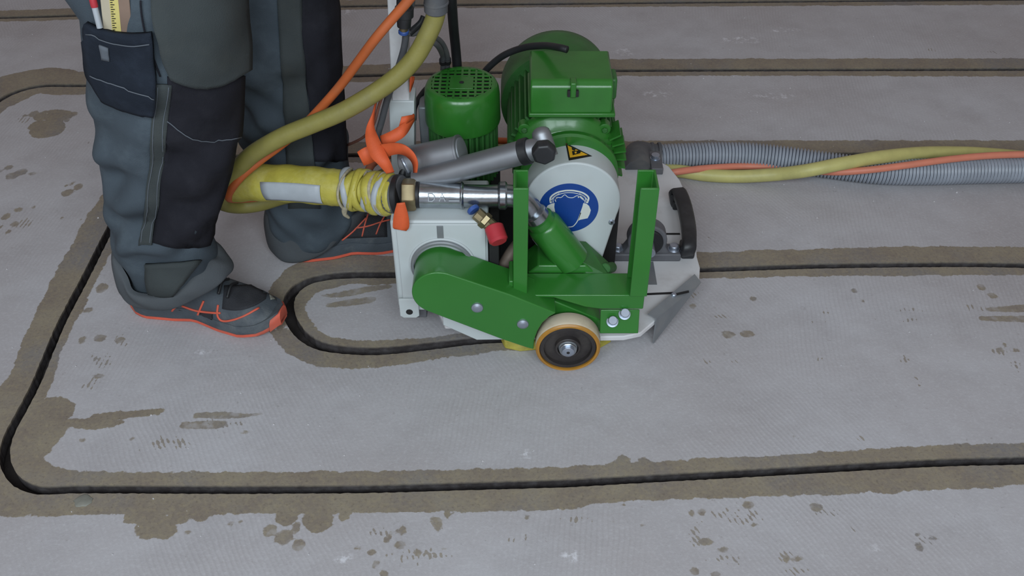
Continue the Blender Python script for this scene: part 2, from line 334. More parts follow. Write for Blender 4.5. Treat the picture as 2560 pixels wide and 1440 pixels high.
cutv = {}; lowv = {}
def cut(a, b):
    k = (a, b) if a < b else (b, a)
    if k not in cutv:
        t = GDf[a] / (GDf[a] - GDf[b]); t = min(max(t, .02), .98)
        cutv[k] = len(V); V.append([V[a][i] * (1 - t) + V[b][i] * t for i in range(2)] + [0.0])
        for n_ in A: A[n_].append(A[n_][a] * (1 - t) + A[n_][b] * t)
    return cutv[k]
def low(i):
    if i not in lowv:
        lowv[i] = len(V); V.append([V[i][0], V[i][1], DEP + .003 * math.sin(V[i][0] * 60) * math.sin(V[i][1] * 47)])
        for n_ in A: A[n_].append(A[n_][i])
    return lowv[i]
for j, i in zip(*np.where((cnt > 0) & (cnt < 4))):
    loop = [int(vid[j, i]), int(vid[j, i + 1]), int(vid[j + 1, i + 1]), int(vid[j + 1, i])]
    up = []; dn = []; xs = []
    for k in range(4):
        a, b = loop[k], loop[(k + 1) % 4]; ia, ib = GDf[a] < 0, GDf[b] < 0
        (dn if ia else up).append(a)
        if ia != ib:
            c_ = cut(a, b); up.append(c_); dn.append(c_); xs.append(c_)
    if len(up) > 2: faces.append(up)
    if len(dn) > 2: faces.append([low(q) for q in dn])
    if len(xs) == 2:
        a, b = xs
        # orientation: the wall goes with the dry side's edge reversed
        ia = up.index(a)
        if up[(ia + 1) % len(up)] == b: a, b = b, a
        faces.append([a, b, low(b), low(a)])
for j, i in zip(*np.where(cnt == 4)):
    faces.append([low(int(q)) for q in (vid[j, i], vid[j, i + 1], vid[j + 1, i + 1], vid[j + 1, i])])
# wide surrounding slab of the same floor
def addv(x, y):
    V.append([x, y, 0.0])
    for n_ in A: A[n_].append({'wet': .1, 'spot': .1, 'dapple': 0, 'worn': 0, 'groove': .2}[n_])
    return len(V) - 1
BX0, BX1, BY0, BY1 = -6, 6, -3.5, 8
for (a, b, c_, d) in ((BX0, BX1, BY0, y0), (BX0, BX1, y1, BY1), (BX0, x0, y0, y1), (x1, BX1, y0, y1)):
    faces.append([addv(a, c_), addv(b, c_), addv(b, d), addv(a, d)])
me = bpy.data.meshes.new('floor'); me.from_pydata(V, [], faces); me.update()
for k_, vals in A.items():
    at = me.attributes.new(k_, 'FLOAT', 'POINT'); at.data.foreach_set('value', vals)
floor = bpy.data.objects.new('floor', me); C.objects.link(floor); floor['kind'] = 'structure'; floor['label'] = 'pale grey screed floor with sawn pipe grooves edged by brown slurry stains'
ORG['floor'] = Vector((0, 0, 0))
fm = bpy.data.materials.new('screed'); fm.use_nodes = True; nt = fm.node_tree; N = nt.nodes; L = nt.links; me.materials.append(fm)
bs = N['Principled BSDF']
tc = N.new('ShaderNodeTexCoord').outputs['Object']
def noise(scale, detail=4, rough=.5, vec=None, dist=0):
    n = N.new('ShaderNodeTexNoise'); n.inputs['Scale'].default_value = scale; n.inputs['Detail'].default_value = detail
    n.inputs['Roughness'].default_value = rough; n.inputs['Distortion'].default_value = dist; L.new(vec or tc, n.inputs['Vector']); return n.outputs['Fac']
def at_(n_):
    a = N.new('ShaderNodeAttribute'); a.attribute_name = n_; return a.outputs['Fac']
def mth(op, a, b=None, c=None, clamp=False):
    m = N.new('ShaderNodeMath'); m.operation = op; m.use_clamp = clamp
    for i, x in enumerate((a, b, c)):
        if x is None: continue
        if isinstance(x, (int, float)): m.inputs[i].default_value = x
        else: L.new(x, m.inputs[i])
    return m.outputs[0]
def rng(v, a, b, c=0, d=1, sm=False):
    m = N.new('ShaderNodeMapRange'); m.interpolation_type = 'SMOOTHSTEP' if sm else 'LINEAR'
    for i, x in enumerate((v, a, b, c, d)):
        if isinstance(x, (int, float)): m.inputs[i].default_value = x
        else: L.new(x, m.inputs[i])
    return m.outputs[0]
def mix(f, a, b, mode='MIX'):
    m = N.new('ShaderNodeMix'); m.data_type = 'RGBA'; m.blend_type = mode
    if isinstance(f, (int, float)): m.inputs[0].default_value = f
    else: L.new(f, m.inputs[0])
    for i, x in ((6, a), (7, b)):
        if isinstance(x, tuple): m.inputs[i].default_value = x
        else: L.new(x, m.inputs[i])
    return m.outputs[2]
def mapping(sx, sy, rz=0):
    m = N.new('ShaderNodeMapping'); m.inputs['Scale'].default_value = (sx, sy, 1); m.inputs['Rotation'].default_value = (0, 0, rz); L.new(tc, m.inputs['Vector']); return m.outputs[0]
def wave(scale, dist, dscale, rz):
    wv = N.new('ShaderNodeTexWave'); wv.inputs['Scale'].default_value = scale; wv.inputs['Distortion'].default_value = dist; wv.inputs['Detail'].default_value = 1
    wv.inputs['Detail Scale'].default_value = dscale; L.new(mapping(1, 1, rz), wv.inputs['Vector']); return wv.outputs['Fac']
base = mix(rng(noise(2.2, 5, .6), .35, .65), srgb(167, 163, 165), srgb(180, 179, 183))
base = mix(rng(noise(9, 6, .6), .45, .75, 0, .45), base, srgb(152, 148, 150))
base = mix(rng(noise(160, 3), .5, .8, 0, .25), base, srgb(205, 206, 210))
base = mix(rng(noise(70, 4, .7), .64, .72, 0, .35), base, srgb(120, 112, 108))
# comb marks of the screed in two directions
wA = wave(38, 3.2, .35, .12); wB = wave(40, 6, .3, -.5); sel = rng(noise(1.6, 2), .45, .55)
wv = mth('ADD', mth('MULTIPLY', wA, sel), mth('MULTIPLY', wB, mth('SUBTRACT', 1, sel)))
combm = rng(noise(3.1, 3), .38, .62)
base = mix(mth('MULTIPLY', mth('MULTIPLY', rng(wv, .5, .95), combm), .12), base, srgb(128, 122, 120))
# masks
e1 = mth('SUBTRACT', noise(95, 5, .6), .5); e2 = mth('SUBTRACT', noise(24, 3), .5)
edge = mth('ADD', mth('MULTIPLY', e1, .012), mth('MULTIPLY', e2, .016))
wetm = rng(mth('ADD', at_('wet'), edge), -.0008, .0012, 1, 0, True)
spm = rng(mth('ADD', at_('spot'), mth('MULTIPLY', e1, .010)), -.001, .0015, 1, 0, True)
spk = rng(noise(40, 3), .35, .5, .45, .9)
cut_ = mth('SUBTRACT', 1.0, mth('MULTIPLY', at_('dapple'), .5))
dcomb = mth('ADD', noise(55, 3, .6), mth('MULTIPLY', mth('SUBTRACT', wv, .5), .22))
dap = mth('MULTIPLY', rng(dcomb, mth('ADD', cut_, .045), mth('ADD', cut_, .075), 0, 1), rng(at_('dapple'), .02, .2))
brown = mix(rng(noise(14, 5, .65), .35, .65), srgb(126, 116, 106), srgb(140, 131, 116))
brown = mix(rng(noise(5, 3), .5, .68, 0, .75), brown, srgb(122, 120, 122))
brown = mix(rng(noise(120, 3), .45, .8, 0, .45), brown, srgb(158, 146, 118))
brown = mix(rng(noise(200, 2), .55, .75, 0, .4), brown, srgb(92, 82, 74))
allm = mth('MAXIMUM', wetm, mth('MAXIMUM', mth('MULTIPLY', spm, spk), mth('MULTIPLY', dap, .75)))
col = mix(allm, base, brown)
wn = mth('MULTIPLY', rng(noise(60, 4, .7), .5, .62), rng(at_('worn'), .1, .6))
col = mix(mth('MULTIPLY', wn, .8), col, srgb(212, 212, 218))
sep = N.new('ShaderNodeSeparateXYZ'); L.new(tc, sep.inputs[0])
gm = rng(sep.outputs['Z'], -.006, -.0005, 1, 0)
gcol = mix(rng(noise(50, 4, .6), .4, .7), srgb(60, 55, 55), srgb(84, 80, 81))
gcol = mix(rng(sep.outputs['Z'], -.026, -.02, 1, 0), gcol, srgb(46, 42, 41))  # groove walls and bottom coloured dark: wet screed plus painted-in depth shade
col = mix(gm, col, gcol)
L.new(col, bs.inputs['Base Color'])
L.new(mix(allm, (.8, .8, .8, 1), (.62, .62, .62, 1)), bs.inputs['Roughness'])
bs.inputs['Specular IOR Level'].default_value = .25
hgt = mth('ADD', mth('ADD', mth('MULTIPLY', mth('MULTIPLY', wv, combm), .32), mth('MULTIPLY', noise(220, 4, .7), .8)), mth('MULTIPLY', noise(35, 4), .9))
bp = N.new('ShaderNodeBump'); bp.inputs['Strength'].default_value = .35; bp.inputs['Distance'].default_value = .0016
L.new(hgt, bp.inputs['Height']); L.new(bp.outputs['Normal'], bs.inputs['Normal'])


# ------------------------------------------------------------------ PERSON (legs, work trousers, safety shoes)
person = thing('person', (-.55, 1.42, 0), 'person in grey-blue work trousers and orange-soled safety shoes standing behind the green machine', 'person')
def leg_rings(rows, Yc, ry, n=40, top=None, seed=0, fold=.009):
    q = catmull([(a, b, c, y, r_) for (a, b, c), y, r_ in zip(rows, Yc, ry)], 5); rings = []
    for py, xl, xr, yc, r_ in q:
        a = P(xl, py, Y=yc); b = P(xr, py, Y=yc); rings.append(((a.x + b.x) / 2, yc, a.z, (b.x - a.x) / 2, r_))
    rings.sort(key=lambda r_: -r_[2])
    if top: rings = [tuple(t) for t in top] + rings
    rows_ = []
    for i, (cx, cy, z, rx, r_) in enumerate(rings):
        row = []
        for k in range(n):
            th = 2 * math.pi * k / n
            f = fold * (1.45 if .22 < z < .46 else .7 if z < .22 else 1) * (math.sin(5 * th + z * 31 + seed) * math.sin(z * 44 + 2 * math.sin(2 * th + seed)) + .7 * math.sin(3 * th - z * 58 + seed * 2)) * min(1, max(.25, (.75 - z) * 3))
            c_, s_ = math.cos(th), math.sin(th); e_ = .85
            row.append(Vector((cx + (rx + f * abs(s_)) * math.copysign(abs(c_) ** e_, c_), cy + (r_ + f) * math.copysign(abs(s_) ** e_, s_), z)))
        rows_.append(row)
    return rows_
F_rows = [(0, 207, 588), (60, 216, 592), (120, 222, 606), (180, 225, 609), (240, 230, 604), (300, 243, 602), (360, 253, 594), (420, 262, 582), (480, 270, 566), (540, 276, 540), (585, 281, 530), (625, 300, 540), (660, 312, 545), (680, 322, 545), (692, 330, 540)]
frontleg = leg_rings(F_rows, [1.38 + .0015 * i for i in range(15)], [.105, .105, .103, .1, .095, .09, .086, .082, .078, .075, .070, .066, .062, .058, .055],
    top=[(-.52, 1.49, 1.02, .15, .155), (-.52, 1.46, .92, .165, .13), (-.53, 1.42, .84, .15, .115), (-.545, 1.395, .75, .135, .108)], seed=1)
R_rows = [(0, 545, 838), (60, 552, 846), (120, 558, 848), (180, 566, 850), (240, 590, 857), (300, 602, 862), (360, 612, 866), (420, 622, 872), (480, 650, 884), (515, 668, 892), (545, 674, 885), (565, 680, 875), (580, 686, 866), (590, 692, 858)]
rearleg = leg_rings(R_rows, [1.64 - .002 * i for i in range(14)], [.1, .1, .1, .098, .095, .092, .09, .085, .080, .075, .07, .064, .058, .052],
    top=[(-.48, 1.54, 1.02, .15, .155), (-.48, 1.56, .92, .16, .13), (-.47, 1.60, .84, .14, .115), (-.46, 1.63, .70, .125, .105)], seed=4)
tb = MB(); 
for rr in (frontleg, rearleg): tb.grid(rr, closed=True)
for rr in (frontleg, rearleg):
    n_ = len(tb.v); tb.v += rr[0]; tb.f.append(tuple(range(n_, n_ + len(rr[0]))))
trousers = tb.out('trousers', cloth, person, smooth=True, sub=1)
bvF_ = MB().grid(frontleg, closed=True); bvR_ = MB().grid(rearleg, closed=True)
bvF = BVHTree.FromPolygons(bvF_.v, bvF_.f); bvR = BVHTree.FromPolygons(bvR_.v, bvR_.f)
waist = MB().lathe((-.5, 1.515, 1.0), (-.5, 1.515, 1.1), [(0, .15), (.02, .157), (.05, .157), (.06, .14)], 32)
for v_ in waist.v: v_.y = 1.515 + (v_.y - 1.515) * 1.2
waist.out('belt', blackr, person, smooth=2)
sp = trousers
on_surface_patch(bvF, [(418, 190), (417, 300), (405, 430), (398, 520), (384, 606)], [(606, 188), (602, 300), (590, 400), (562, 500), (520, 612)], clothb, 'shin_panel', sp, off=.003, nr=26, bow_t=14, bow_b=8, label='black reinforced shin panel')
on_surface_patch(bvF, [(378, -60), (382, 40), (400, 110), (425, 188)], [(590, -60), (596, 40), (604, 110), (604, 170)], clotho, 'knee_pad', sp, off=.012, nr=26, nc=20, bow_t=0, bow_b=26, thick=.010, label='olive grey bulging knee pad pouch')
on_surface_patch(bvF, [(388, 208), (380, 300), (372, 420), (360, 520), (350, 612)], [(428, 208), (420, 300), (408, 420), (396, 520), (382, 612)], clotho, 'side_seam', sp, off=.0045, nr=26, nc=6, thick=.003, label='dark grey sewn side strip')
for dx in (8, 32): on_surface_line(bvF, [(388 + dx, 212), (378 + dx, 300), (370 + dx, 420), (358 + dx, 520), (350 + dx * .9, 606)], 1.6, stitch, 'stitching', sp, off=.0065, thick=.001)
pocket = on_surface_patch(bvF, [(226, 48), (230, 120), (238, 180), (268, 238)], [(384, 74), (390, 140), (394, 200), (384, 276)], clothn, 'cargo_pocket', sp, off=.012, nr=22, nc=16, bow_t=14, bow_b=4, thick=.010, label='navy black cargo pocket')
on_surface_line(bvF, [(246, 178), (300, 200), (350, 216), (388, 226)], 2.2, stitch, 'stitching', sp, off=.019, thick=.001)
on_surface_line(bvF, [(238, 70), (290, 88), (340, 96), (380, 92)], 2.0, stitch, 'stitching', sp, off=.019, thick=.001)
on_surface_patch(bvF, [(262, 92), (268, 130)], [(283, 100), (288, 134)], stitch, 'zip_pull', sp, off=.018, nr=4, nc=3, thick=.003)
on_surface_line(bvF, [(352, 0), (356, 40), (366, 90), (384, 140), (402, 190)], 3, clothb, 'stitching', sp, off=.003)
on_surface_line(bvF, [(418, 300), (470, 338), (530, 350), (595, 340)], 2.0, stitch, 'stitching', sp, off=.0062, thick=.001)
on_surface_patch(bvR, [(752, -60), (755, 100), (770, 220), (778, 320), (790, 400)], [(842, -60), (846, 100), (853, 220), (858, 320), (862, 400)], clothb, 'shin_panel', sp, off=.004, nr=26, label='black reinforced shin panel')
on_surface_patch(bvR, [(690, -60), (700, 120), (712, 300), (722, 520)], [(750, -60), (758, 120), (776, 300), (800, 520)], clotho, 'side_seam', sp, off=.003, nr=24, nc=6, thick=.003)
# turned-up hems: a sagging band round the bottom of each leg, dropping at the back
def hem(bot, top, Yc, rY, name, m, flare=.008):
    """near-side lower and upper edge of a turned-up hem, left to right; the far side is its mirror"""
    n = len(bot); near_b = []; near_t = []
    for i, (pb, pt) in enumerate(zip(bot, top)):
        s_ = math.sin(math.pi * i / (n - 1)); near_b.append(P(*pb, Y=Yc - rY * s_)); near_t.append(P(*pt, Y=Yc - (rY + flare) * s_))
    loop = lambda A: A + [Vector((p.x, 2 * Yc - p.y, p.z)) for p in A[-2:0:-1]]
    cb = [Vector(p) for p in catmull([list(p) for p in (lambda q: q + q[:1])(loop(near_b))], 4)][:-1]
    ct = [Vector(p) for p in catmull([list(p) for p in (lambda q: q + q[:1])(loop(near_t))], 4)][:-1]
    c = sum(cb, Vector()) / len(cb); rows = []
    for t, o_ in ((1.0, -.010), (1.02, -.002), (.98, .002), (.75, .006), (.5, .007), (.25, .006), (.03, .004), (0, -.002), (.1, -.012), (.5, -.016)):
        row = []
        for k, (p, q) in enumerate(zip(cb, ct)):
            d = p - c; d.z = 0; d.normalize(); w_ = .002 * math.sin(k * .9 + t * 4)
            row.append(p.lerp(q, t) + d * (o_ + w_))
        rows.append(row)
    return MB().grid(rows, closed=True).out(name, m, sp, smooth=True, sub=1, label='dusty dark grey turned-up hem')
hem([(302, 715), (305, 742), (330, 762), (380, 776), (440, 768), (510, 738), (560, 700), (578, 680)],
    [(278, 622), (284, 650), (304, 700), (335, 738), (420, 744), (470, 700), (512, 655), (548, 640)], 1.40, .064, 'trouser_hem', clothg)
hem([(672, 590), (680, 632), (712, 656), (770, 655), (820, 625), (860, 590), (888, 570)],
    [(664, 520), (668, 538), (710, 546), (770, 545), (830, 545), (890, 538), (918, 520)], 1.62, .06, 'trouser_hem', clothg, 0)
# fabric fold showing above the front hem
on_surface_patch(bvF, [(366, 655), (370, 700), (378, 738)], [(498, 648), (462, 695), (425, 738)], clotho, 'fabric_fold', sp, off=.006, nr=10, nc=8, thick=.006)

def shoe(name_label, heel, yaw, L_, flip=1, pitch=0):
    """heel: ground point under the heel centre; yaw: direction of the toes"""
    M = Matrix.Translation(heel) @ Matrix.Rotation(yaw, 4, 'Z')
    st = np.linspace(0, 1, 25)
    hw = lambda s: np.interp(s, [0, .04, .12, .3, .45, .62, .75, .87, .95, 1], [.018, .030, .037, .037, .037, .046, .050, .044, .030, .012])
    lift = lambda s: np.interp(s, [0, .08, .3, .42, .6, .78, .9, 1], [.008, .001, .001, .006, .0, .002, .011, .026])
    mid = lambda s: lift(s) + np.interp(s, [0, .3, .5, .8, .93, 1], [.032, .030, .025, .022, .024, .024])
    top = lambda s: np.interp(s, [0, .03, .1, .3, .42, .55, .7, .85, .95, 1], [.070, .095, .115, .115, .105, .088, .073, .064, .052, .038])
    bend = lambda s: flip * .012 * math.sin(math.pi * s)
    def outl(s, k): return hw(s) * k
    x_ = lambda s: s * L_
    sole = MB(); rows = []
    for s in st:
        a = outl(s, 1.06); z0 = lift(s); z1 = mid(s) - .010
        rows.append([M @ Vector((x_(s) + (.004 if s == 1 else -.003 if s == 0 else 0), bend(s) + y, z)) for y, z in ((-a * .9, z0), (a * .9, z0), (a, z0 + .004), (a, z0 + .010), (-a, z0 + .010), (-a, z0 + .004))])
    sole.grid(rows, closed=True); n_ = len(rows[0]); sole.f += [tuple(range(n_)), tuple(range(len(sole.v) - 1, len(sole.v) - n_ - 1, -1))]
    sh = sole.out('sole', shoeo, person, smooth=2, label='orange rubber outsole')
    # toe bumper in the sole's orange
    rows = []
    ms = MB(); rows = []
    for s in st:
        a = outl(s, 1.04); z0 = lift(s) + .009; z1 = mid(s) + .006
        rows.append([M @ Vector((x_(s), bend(s) + y, z)) for y, z in ((-a, z0), (a, z0), (a * 1.03, (z0 + z1) / 2), (a * .97, z1), (-a * .97, z1), (-a * 1.03, (z0 + z1) / 2))])
    ms.grid(rows, closed=True); ms.f += [tuple(range(6)), tuple(range(len(ms.v) - 1, len(ms.v) - 7, -1))]
    ms.out('midsole', shoeg, person, smooth=2, label='dusty grey foam midsole')
    up = MB(); rows = []; nA = 18
    for s in st:
        a = outl(s, .98); z0 = mid(s) - .004; h = top(s) - z0; row = []
        for k in range(nA + 1):
            th = math.pi * k / nA; c_, s_ = math.cos(th), math.sin(th)
            row.append(M @ Vector((x_(s) * .985 + .002, bend(s) + a * math.copysign(abs(c_) ** .75, c_), z0 + h * abs(s_) ** .85)))
        rows.append(row)
    up.grid(rows, closed=True); up.f += [tuple(range(nA + 1)), tuple(range(len(up.v) - 1, len(up.v) - nA - 2, -1))]
    u = up.out('shoe_upper', shoeg, person, smooth=2, angle=60, label='dusty grey shoe upper')
    tc_ = MB(); rows = []
    for s in np.linspace(.95, 1.0, 6):
        a = outl(s, 1.10) + .002; z0 = lift(s) + .004; h = mid(s) + .012 - z0; row = []
        for k in range(13):
            th = math.pi * k / 12; c_, s_ = math.cos(th), math.sin(th)
            row.append(M @ Vector((x_(s) + .004, bend(s) + a * math.copysign(abs(c_) ** .6, c_), z0 + h * min(1, abs(s_) ** .5) * (.78 if s < .93 else .8))))
        rows.append(row)
    tc_.grid(rows, closed=True); tc_.f += [tuple(range(13)), tuple(range(len(tc_.v) - 1, len(tc_.v) - 14, -1))]
    tc_.out('toe_bumper', shoeo, person, smooth=2, label='orange rubber toe bumper')
    return u, BVHTree.FromPolygons(up.v, up.f), M
yawF = R(-13); u1, bv1, M1 = shoe('front', Vector((-.725, 1.443, 0)), yawF, .303, 1)
# trims on the near side of the front shoe
sb = MB()
for pts in ([(425, 786), (436, 770), (450, 760)], [(455, 764), (490, 776), (530, 781), (552, 782)], [(510, 752), (500, 775), (492, 795), (484, 812)], [(546, 762), (544, 785), (553, 800), (575, 801), (610, 790), (648, 770)]):
    on_surface_line(bv1, pts, 5, shoeo, 'stripe', u1, off=.001, thick=.003, join=sb)
sb.out('side_stripes', shoeo, u1, smooth=True, thick=.003, label='orange crossed side stripes')
sw = MB()
on_surface_patch(bv1, [(560, 715), (556, 772)], [(672, 712), (664, 748)], shoeb, 'vamp', u1, off=.001, thick=.002, nr=10, nc=10, bow_b=14, label='black mesh vamp')
on_surface_patch(bv1, [(500, 782), (495, 800)], [(532, 782), (532, 802)], shoeb, 'mesh_inset', u1, off=.001, thick=.002, nr=4, nc=5)
on_surface_patch(bv1, [(448, 773), (446, 790)], [(482, 783), (476, 800)], shoeb, 'mesh_inset', u1, off=.001, thick=.002, nr=4, nc=5)
on_surface_patch(bv1, [(672, 735), (676, 750)], [(692, 733), (695, 748)], stone, 'scuff', u1, off=.001, thick=.001, nr=5, nc=5, label='round worn scuff on the toe')
tg = MB()
for k in range(4):
    c = M1 @ Vector((.16 + .016 * k, .006, .101 - .0065 * k)); d = (M1.to_3x3() @ Vector((0, 1, 0)))
    tg.tube([c - d * .022 - Vector((0, 0, .006)), c + Vector((0, 0, .006)), c + d * .022 - Vector((0, 0, .006))], .0028, 8)
tg.out('laces', blackr, u1, smooth=True, label='black laces')
u2, bv2, M2 = shoe('rear', Vector((-.462, 1.602, 0)), R(16), .30, -1)
sb = MB()
for pts in ([(855, 600), (880, 580), (900, 560), (915, 545)], [(880, 570), (915, 566), (950, 556), (975, 550)], [(905, 590), (912, 560), (920, 535)], [(940, 585), (950, 560), (962, 540)]):
    on_surface_line(bv2, pts, 4, shoeo, 'stripe', u2, off=.001, thick=.003, join=sb)
if sb.v: sb.out('side_stripes', shoeo, u2, smooth=True, thick=.003, label='orange crossed side stripes')
on_surface_patch(bv2, [(868, 545), (850, 596)], [(965, 535), (968, 592)], shoeb, 'vamp', u2, off=.0008, thick=.001, nr=10, nc=10, label='black mesh side')

# pencil and folding rule stuck in the cargo pocket
def stick(name, pa, pb, Ya, w_, t_, m, label, cat):
    a = P(*pa, Y=Ya); b = P(*pb, Y=Ya); ax = (b - a).normalized(); n = (EYE - a).normalized(); n = (n - ax * n.dot(ax)).normalized(); s_ = ax.cross(n)
    mb = MB(); v = [p + s_ * i * w_ / 2 + n * k * t_ / 2 for p in (a, b) for i in (-1, 1) for k in (-1, 1)]
    mb.add(v, [(0, 1, 3, 2), (4, 6, 7, 5), (0, 4, 5, 1), (2, 3, 7, 6), (0, 2, 6, 4), (1, 5, 7, 3)]); return mb, a, b, s_, n
rule = thing('folding_rule', P(300, 60, Y=1.255), 'folding rule with yellow and wooden faces stuck in the cargo pocket beside the pencil', 'ruler')
for i, (xa, m_) in enumerate(((-24, rulew), (-2, ruley), (20, wood))):
    mb, a, b, s_, n = stick('rule', (268 + xa + 16, -60), (298 + xa, 90), 1.276 + .002 * i, .0145, .009, m_, '', '')
    mb.out('rule_segment', m_, rule, bevel=.001, label=('ivory segment', 'yellow segment with printed marks', 'bare wooden segment')[i])
    if i == 1:
        tk = MB()
        for k in range(26):
            c = a + (b - a) * (k + .5) / 26 + n * .0049; ln = .005 if k % 2 else .003
            tk.add([c + s_ * (.0065) + (b - a).normalized() * .0006, c + s_ * (.0065 - ln) + (b - a).normalized() * .0006, c + s_ * (.0065 - ln) - (b - a).normalized() * .0006, c + s_ * .0065 - (b - a).normalized() * .0006], [(0, 1, 2, 3)])
        tk.out('scale_marks', signk, rule, thick=.0003)
pen = thing('pencil', P(236, 40, Y=1.268), 'red and white marker pencil standing in the cargo pocket left of the folding rule', 'pencil')
a = P(222, -40, Y=1.275); b = P(250, 70, Y=1.262); d_ = (b - a).normalized(); Lp = (b - a).length
MB().lathe(a + d_ * .028, b, [(0, .0042), (Lp - .028, .0042)], 12).out('barrel', labelw, pen, smooth=2)
MB().lathe(a, b, [(0, .003), (.004, .005), (.029, .005), (.031, .0044)], 12).out('cap', red, pen, smooth=2, label='red cap')

# ------------------------------------------------------------------ GROOVE CUTTING MACHINE
cuprum = mat('brown_stained_metal', (112, 98, 88), .6, metal=.3, var=.2, dirt=(140, 128, 118))
mc = thing('floor_groove_cutter', (.02, 1.55, 0), 'green and white wheeled groove cutting machine with two green motors on the floor', 'machine')
def cyl(name, p0, p1, r, m, parent, n=32, bev=.0015, label=None):
    p0, p1 = Vector(p0), Vector(p1); L_ = (p1 - p0).length
    return MB().lathe(p0, p1, [(0, r - bev), (bev, r), (L_ - bev, r), (L_, r - bev)], n).out(name, m, parent, smooth=2, label=label)
def rbox(name, b, m, parent, bev=.003, M=None, label=None):
    return MB().box(*b, M=M).out(name, m, parent, bevel=bev, label=label)
# base plate: outline on the horizontal plane z = .056
ZP = .056
bp_out = [(1112, 812), (1300, 812), (1492, 812), (1500, 842), (1560, 841), (1602, 832), (1640, 800), (1690, 762), (1730, 725), (1748, 700), (1750, 668), (1742, 640), (1740, 600), (1736, 560), (1722, 500), (1700, 450), (1672, 415), (1640, 398), (1590, 396), (1500, 394), (1250, 392), (1080, 392), (1040, 420), (1010, 600)]
pl = [P(a, b, z=ZP).xy for a, b in bp_out]
MB().prism([(p.x, p.y) for p in pl], 'Z', ZP - .011, ZP).out('base_plate', whiteg, mc, bevel=.002, label='white steel base plate with rounded front end')
# slots sawn in the base plate show dark
for (a, b, c_, d) in ((1610, 736, 1722, 731), (1652, 585, 1700, 585)):
    p, q = P(a, b, z=ZP), P(c_, d, z=ZP); dd = (q - p).normalized(); nn = Vector((-dd.y, dd.x, 0)) * .0028
    MB().prism([((p + nn).x, (p + nn).y), ((p - nn).x, (p - nn).y), ((q - nn).x, (q - nn).y), ((q + nn).x, (q + nn).y)], 'Z', ZP - .002, ZP + .0006).out('slot', dark, mc)
p, q = P(1618, 655, z=ZP), P(1640, 712, z=ZP)
MB().box(p.x - .012, q.x + .002, q.y, p.y, ZP - .001, ZP + .001).out('cover_patch', sheet, mc)
# front skirt under the belt arm
YS = 1.315
def XZ(px, py, Y): v = P(px, py, Y=Y); return (v.x, v.z)
MB().prism([XZ(1107, 790, YS), XZ(1108, 813, YS), XZ(1192, 850, YS), XZ(1262, 849, YS), XZ(1345, 849, YS), XZ(1345, 770, YS), XZ(1160, 760, YS)], 'Y', YS, YS + .008).out('side_skirt', white, mc, bevel=.001, label='white angled side skirt')
MB().prism([(-.115, .03), (-.07, .012), (.20, .012), (.20, .046), (-.115, .046)], 'Y', 1.40, 1.408).out('side_skirt', white, mc, bevel=.001)
# cutting blade stack inside, reaching into the groove
for k in range(3):
    MB().lathe((.06, 1.336 + .006 * k, .062), (.06, 1.340 + .006 * k, .062), [(0, .076), (.004, .076)], 40).out('saw_blade', steel, mc, smooth=2)
# yellow foam seal on the floor
fv = MB()
pts_ = [G(1252, 852), G(1262, 872), G(1300, 880), G(1345, 876), G(1345, 850)]
fv.prism([(p.x, p.y) for p in pts_], 'Z', .0, .022)
fs = fv.out('foam_seal', foam, mc, bevel=.003, label='ragged yellow foam seal')
pts_ = [G(1485, 850), G(1500, 872), G(1528, 856), G(1524, 842), G(1490, 842)]
MB().prism([(p.x, p.y) for p in pts_], 'Z', .0, .02).out('foam_seal', foam, mc, bevel=.003, label='yellow foam seal tip right of the wheel')
# ---- belt arm
YA0, YA1 = 1.275, 1.345
ar = [XZ(*q, YA0) for q in ((1275, 737), (1390, 783), (1374, 792), (1356, 808), (1344, 828), (1336, 850), (1334, 874), (1318, 870), (1255, 849))]
cx_, cz_ = XZ(1098, 734, YA0)
arcp = [(cx_ + .0465 * math.cos(R(t)), cz_ + .0465 * math.sin(R(t))) for t in np.linspace(242, 65, 28)]
MB().prism(ar + arcp, 'Y', YA0, YA1).out('belt_arm', green, mc, bevel=.0022, bseg=3, angle=25, label='green belt housing arm with rounded left end')
cyl('arm_shaft', (cx_, YA1 - .01, cz_), (cx_, 1.36, cz_), .044, green, mc)
for q in ((1193, 768), (1307, 809)):
    p = P(*q, Y=YA0); MB().lathe(p + Vector((0, -.006, 0)), p + Vector((0, .003, 0)), [(0, .0045), (.0008, .0062), (.003, .0098), (.005, .0104), (.009, .0104)], 24).out('dome_bolt', steel, mc, smooth=2, label='zinc dome bolt')
# second green link plate behind the wheel, reaching right
MB().prism([XZ(1296, 744, 1.312), XZ(1385, 752, 1.312), XZ(1502, 800, 1.312), XZ(1502, 838, 1.312), XZ(1460, 812, 1.312), XZ(1360, 790, 1.312), XZ(1296, 790, 1.312)], 'Y', 1.312, 1.345).out('link_plate', green, mc, bevel=.002, label='green sloping link behind the wheel')
